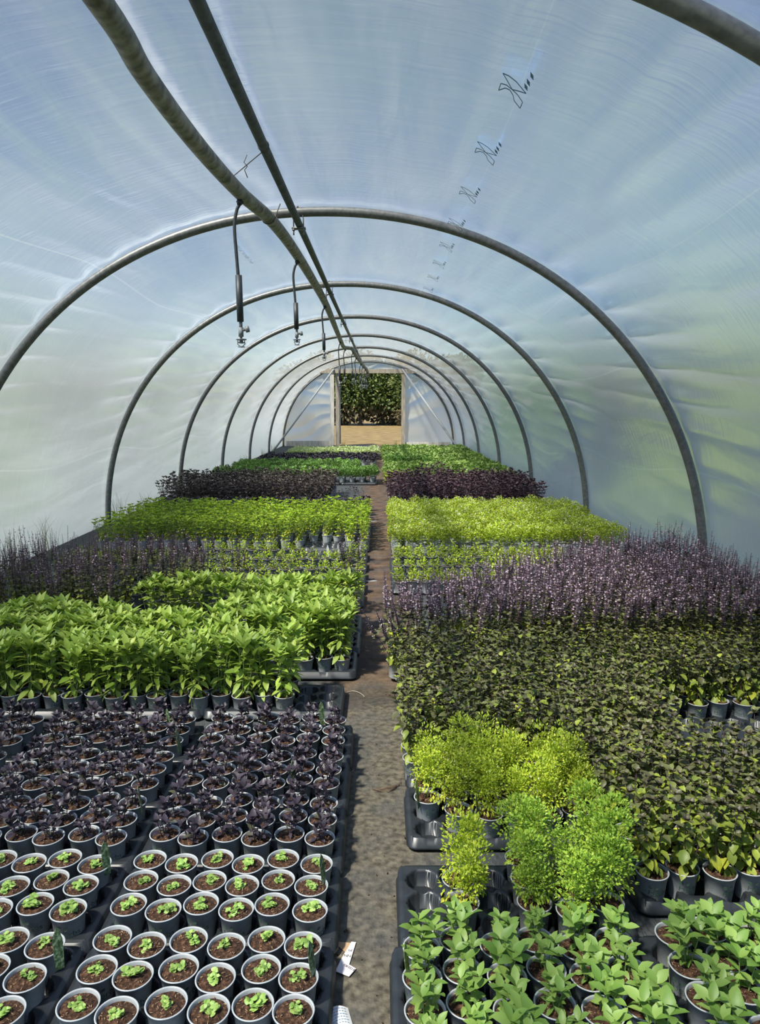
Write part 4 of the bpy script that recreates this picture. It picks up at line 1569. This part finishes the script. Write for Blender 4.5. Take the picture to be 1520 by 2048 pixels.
for i in range(7):
    a = -.6 + i * .2
    b.tube([Vector((x - .04, y, .003)), Vector((x + .01 + .01 * i, y + .05 * math.sin(a), .008)), Vector((x + .05 + .004 * i, y + .03 + .05 * math.sin(a), .005))], .0013, 4)
tag(link('dry_root', b.mesh('dry_root', [M['twig']])), 'dry brown root scrap on the path beside the lime bush basil', 'debris')
rnd = random.Random(77)
b = MB()
for i in range(170):
    y = 1.35 + 7 * rnd.random() ** 1.6
    x = rnd.gauss(.36, .085) + (.02 if y > 3 else 0)
    s_ = rnd.uniform(.001, .004) * (1 if rnd.random() < .9 else 1.8)
    R_ = Matrix.Rotation(rnd.uniform(0, 3), 3, 'Z') @ Matrix.Rotation(rnd.uniform(0, 3), 3, 'X')
    b.box((x, y, s_ * .3), (s_ * 1.6, s_, s_ * .8), 0, R_)
tag(link('soil_crumbs', b.mesh('soil_crumbs', [M['soil']], False)), 'spilled soil crumbs scattered along the earthy path', 'crumbs', None, 'stuff')

# ------------------------------------------------------------------ grass at the foot of the film


def tuft_mesh(sd, m, n, h):
    rnd = random.Random(sd); b = MB()
    for i in range(n):
        a = rnd.uniform(0, 6.28)
        bx_, by_ = rnd.gauss(0, .035), rnd.gauss(0, .05)
        H = h * rnd.uniform(.45, 1)
        ln = rnd.uniform(.05, .4) * H
        P = [Vector((bx_ + math.cos(a) * ln * t * t * .5, by_ + math.sin(a) * ln * t * t, H * t * (1 - .12 * t))) for t in (0, .35, .7, 1)]
        wd = .0022
        s_ = Vector((-math.sin(a + 1), math.cos(a + 1), 0)) * wd
        vs_ = []
        for j, p in enumerate(P):
            k = (1, .9, .6, .1)[j]
            vs_ += [p - s_ * k, p + s_ * k]
        b.add(vs_, [(0, 1, 3, 2), (2, 3, 5, 4), (4, 5, 7, 6)])
    return b.mesh('grass_tuft', [m], False)


TD_ = [tuft_mesh(i, M['dry'], 26, .55) for i in range(3)]
TG_ = [tuft_mesh(i + 9, M['grassblade'], 34, .34) for i in range(3)]
for i, (x, y, k) in enumerate(((-2.78, 5.3, 0), (-2.80, 5.75, 0), (-2.78, 6.25, 0), (-2.8, 7.0, 0), (-2.8, 8.9, 0), (-2.8, 10.1, 1), (-2.8, 13.1, 1), (-2.8, 14.8, 1), (-2.8, 17.5, 1), (-2.8, 20.3, 1), (-2.8, 22.2, 1),
                               (2.76, 8.3, 1), (2.78, 9.6, 1), (2.8, 14.5, 1), (2.8, 17.2, 1), (2.8, 20.5, 1), (-.85, 25.3, 1), (.95, 25.2, 1))):
    o = link('grass_tuft', (TG_ if k else TD_)[i % 3])
    o.location = (x, y, 0)
    o.rotation_euler = (0, 0, i * 1.7)
    side = 'left film' if x < -1 else 'right film' if x > 1.5 else 'far doorway'
    lab = '%s grass tuft at the foot of the %s, %s from the camera' % ('green' if k else 'dry', side, ordw(i + 1 if i < 11 else i - 10 if i < 16 else i - 15))
    tag(o, lab, 'grass tuft', 'grass tufts along the film')
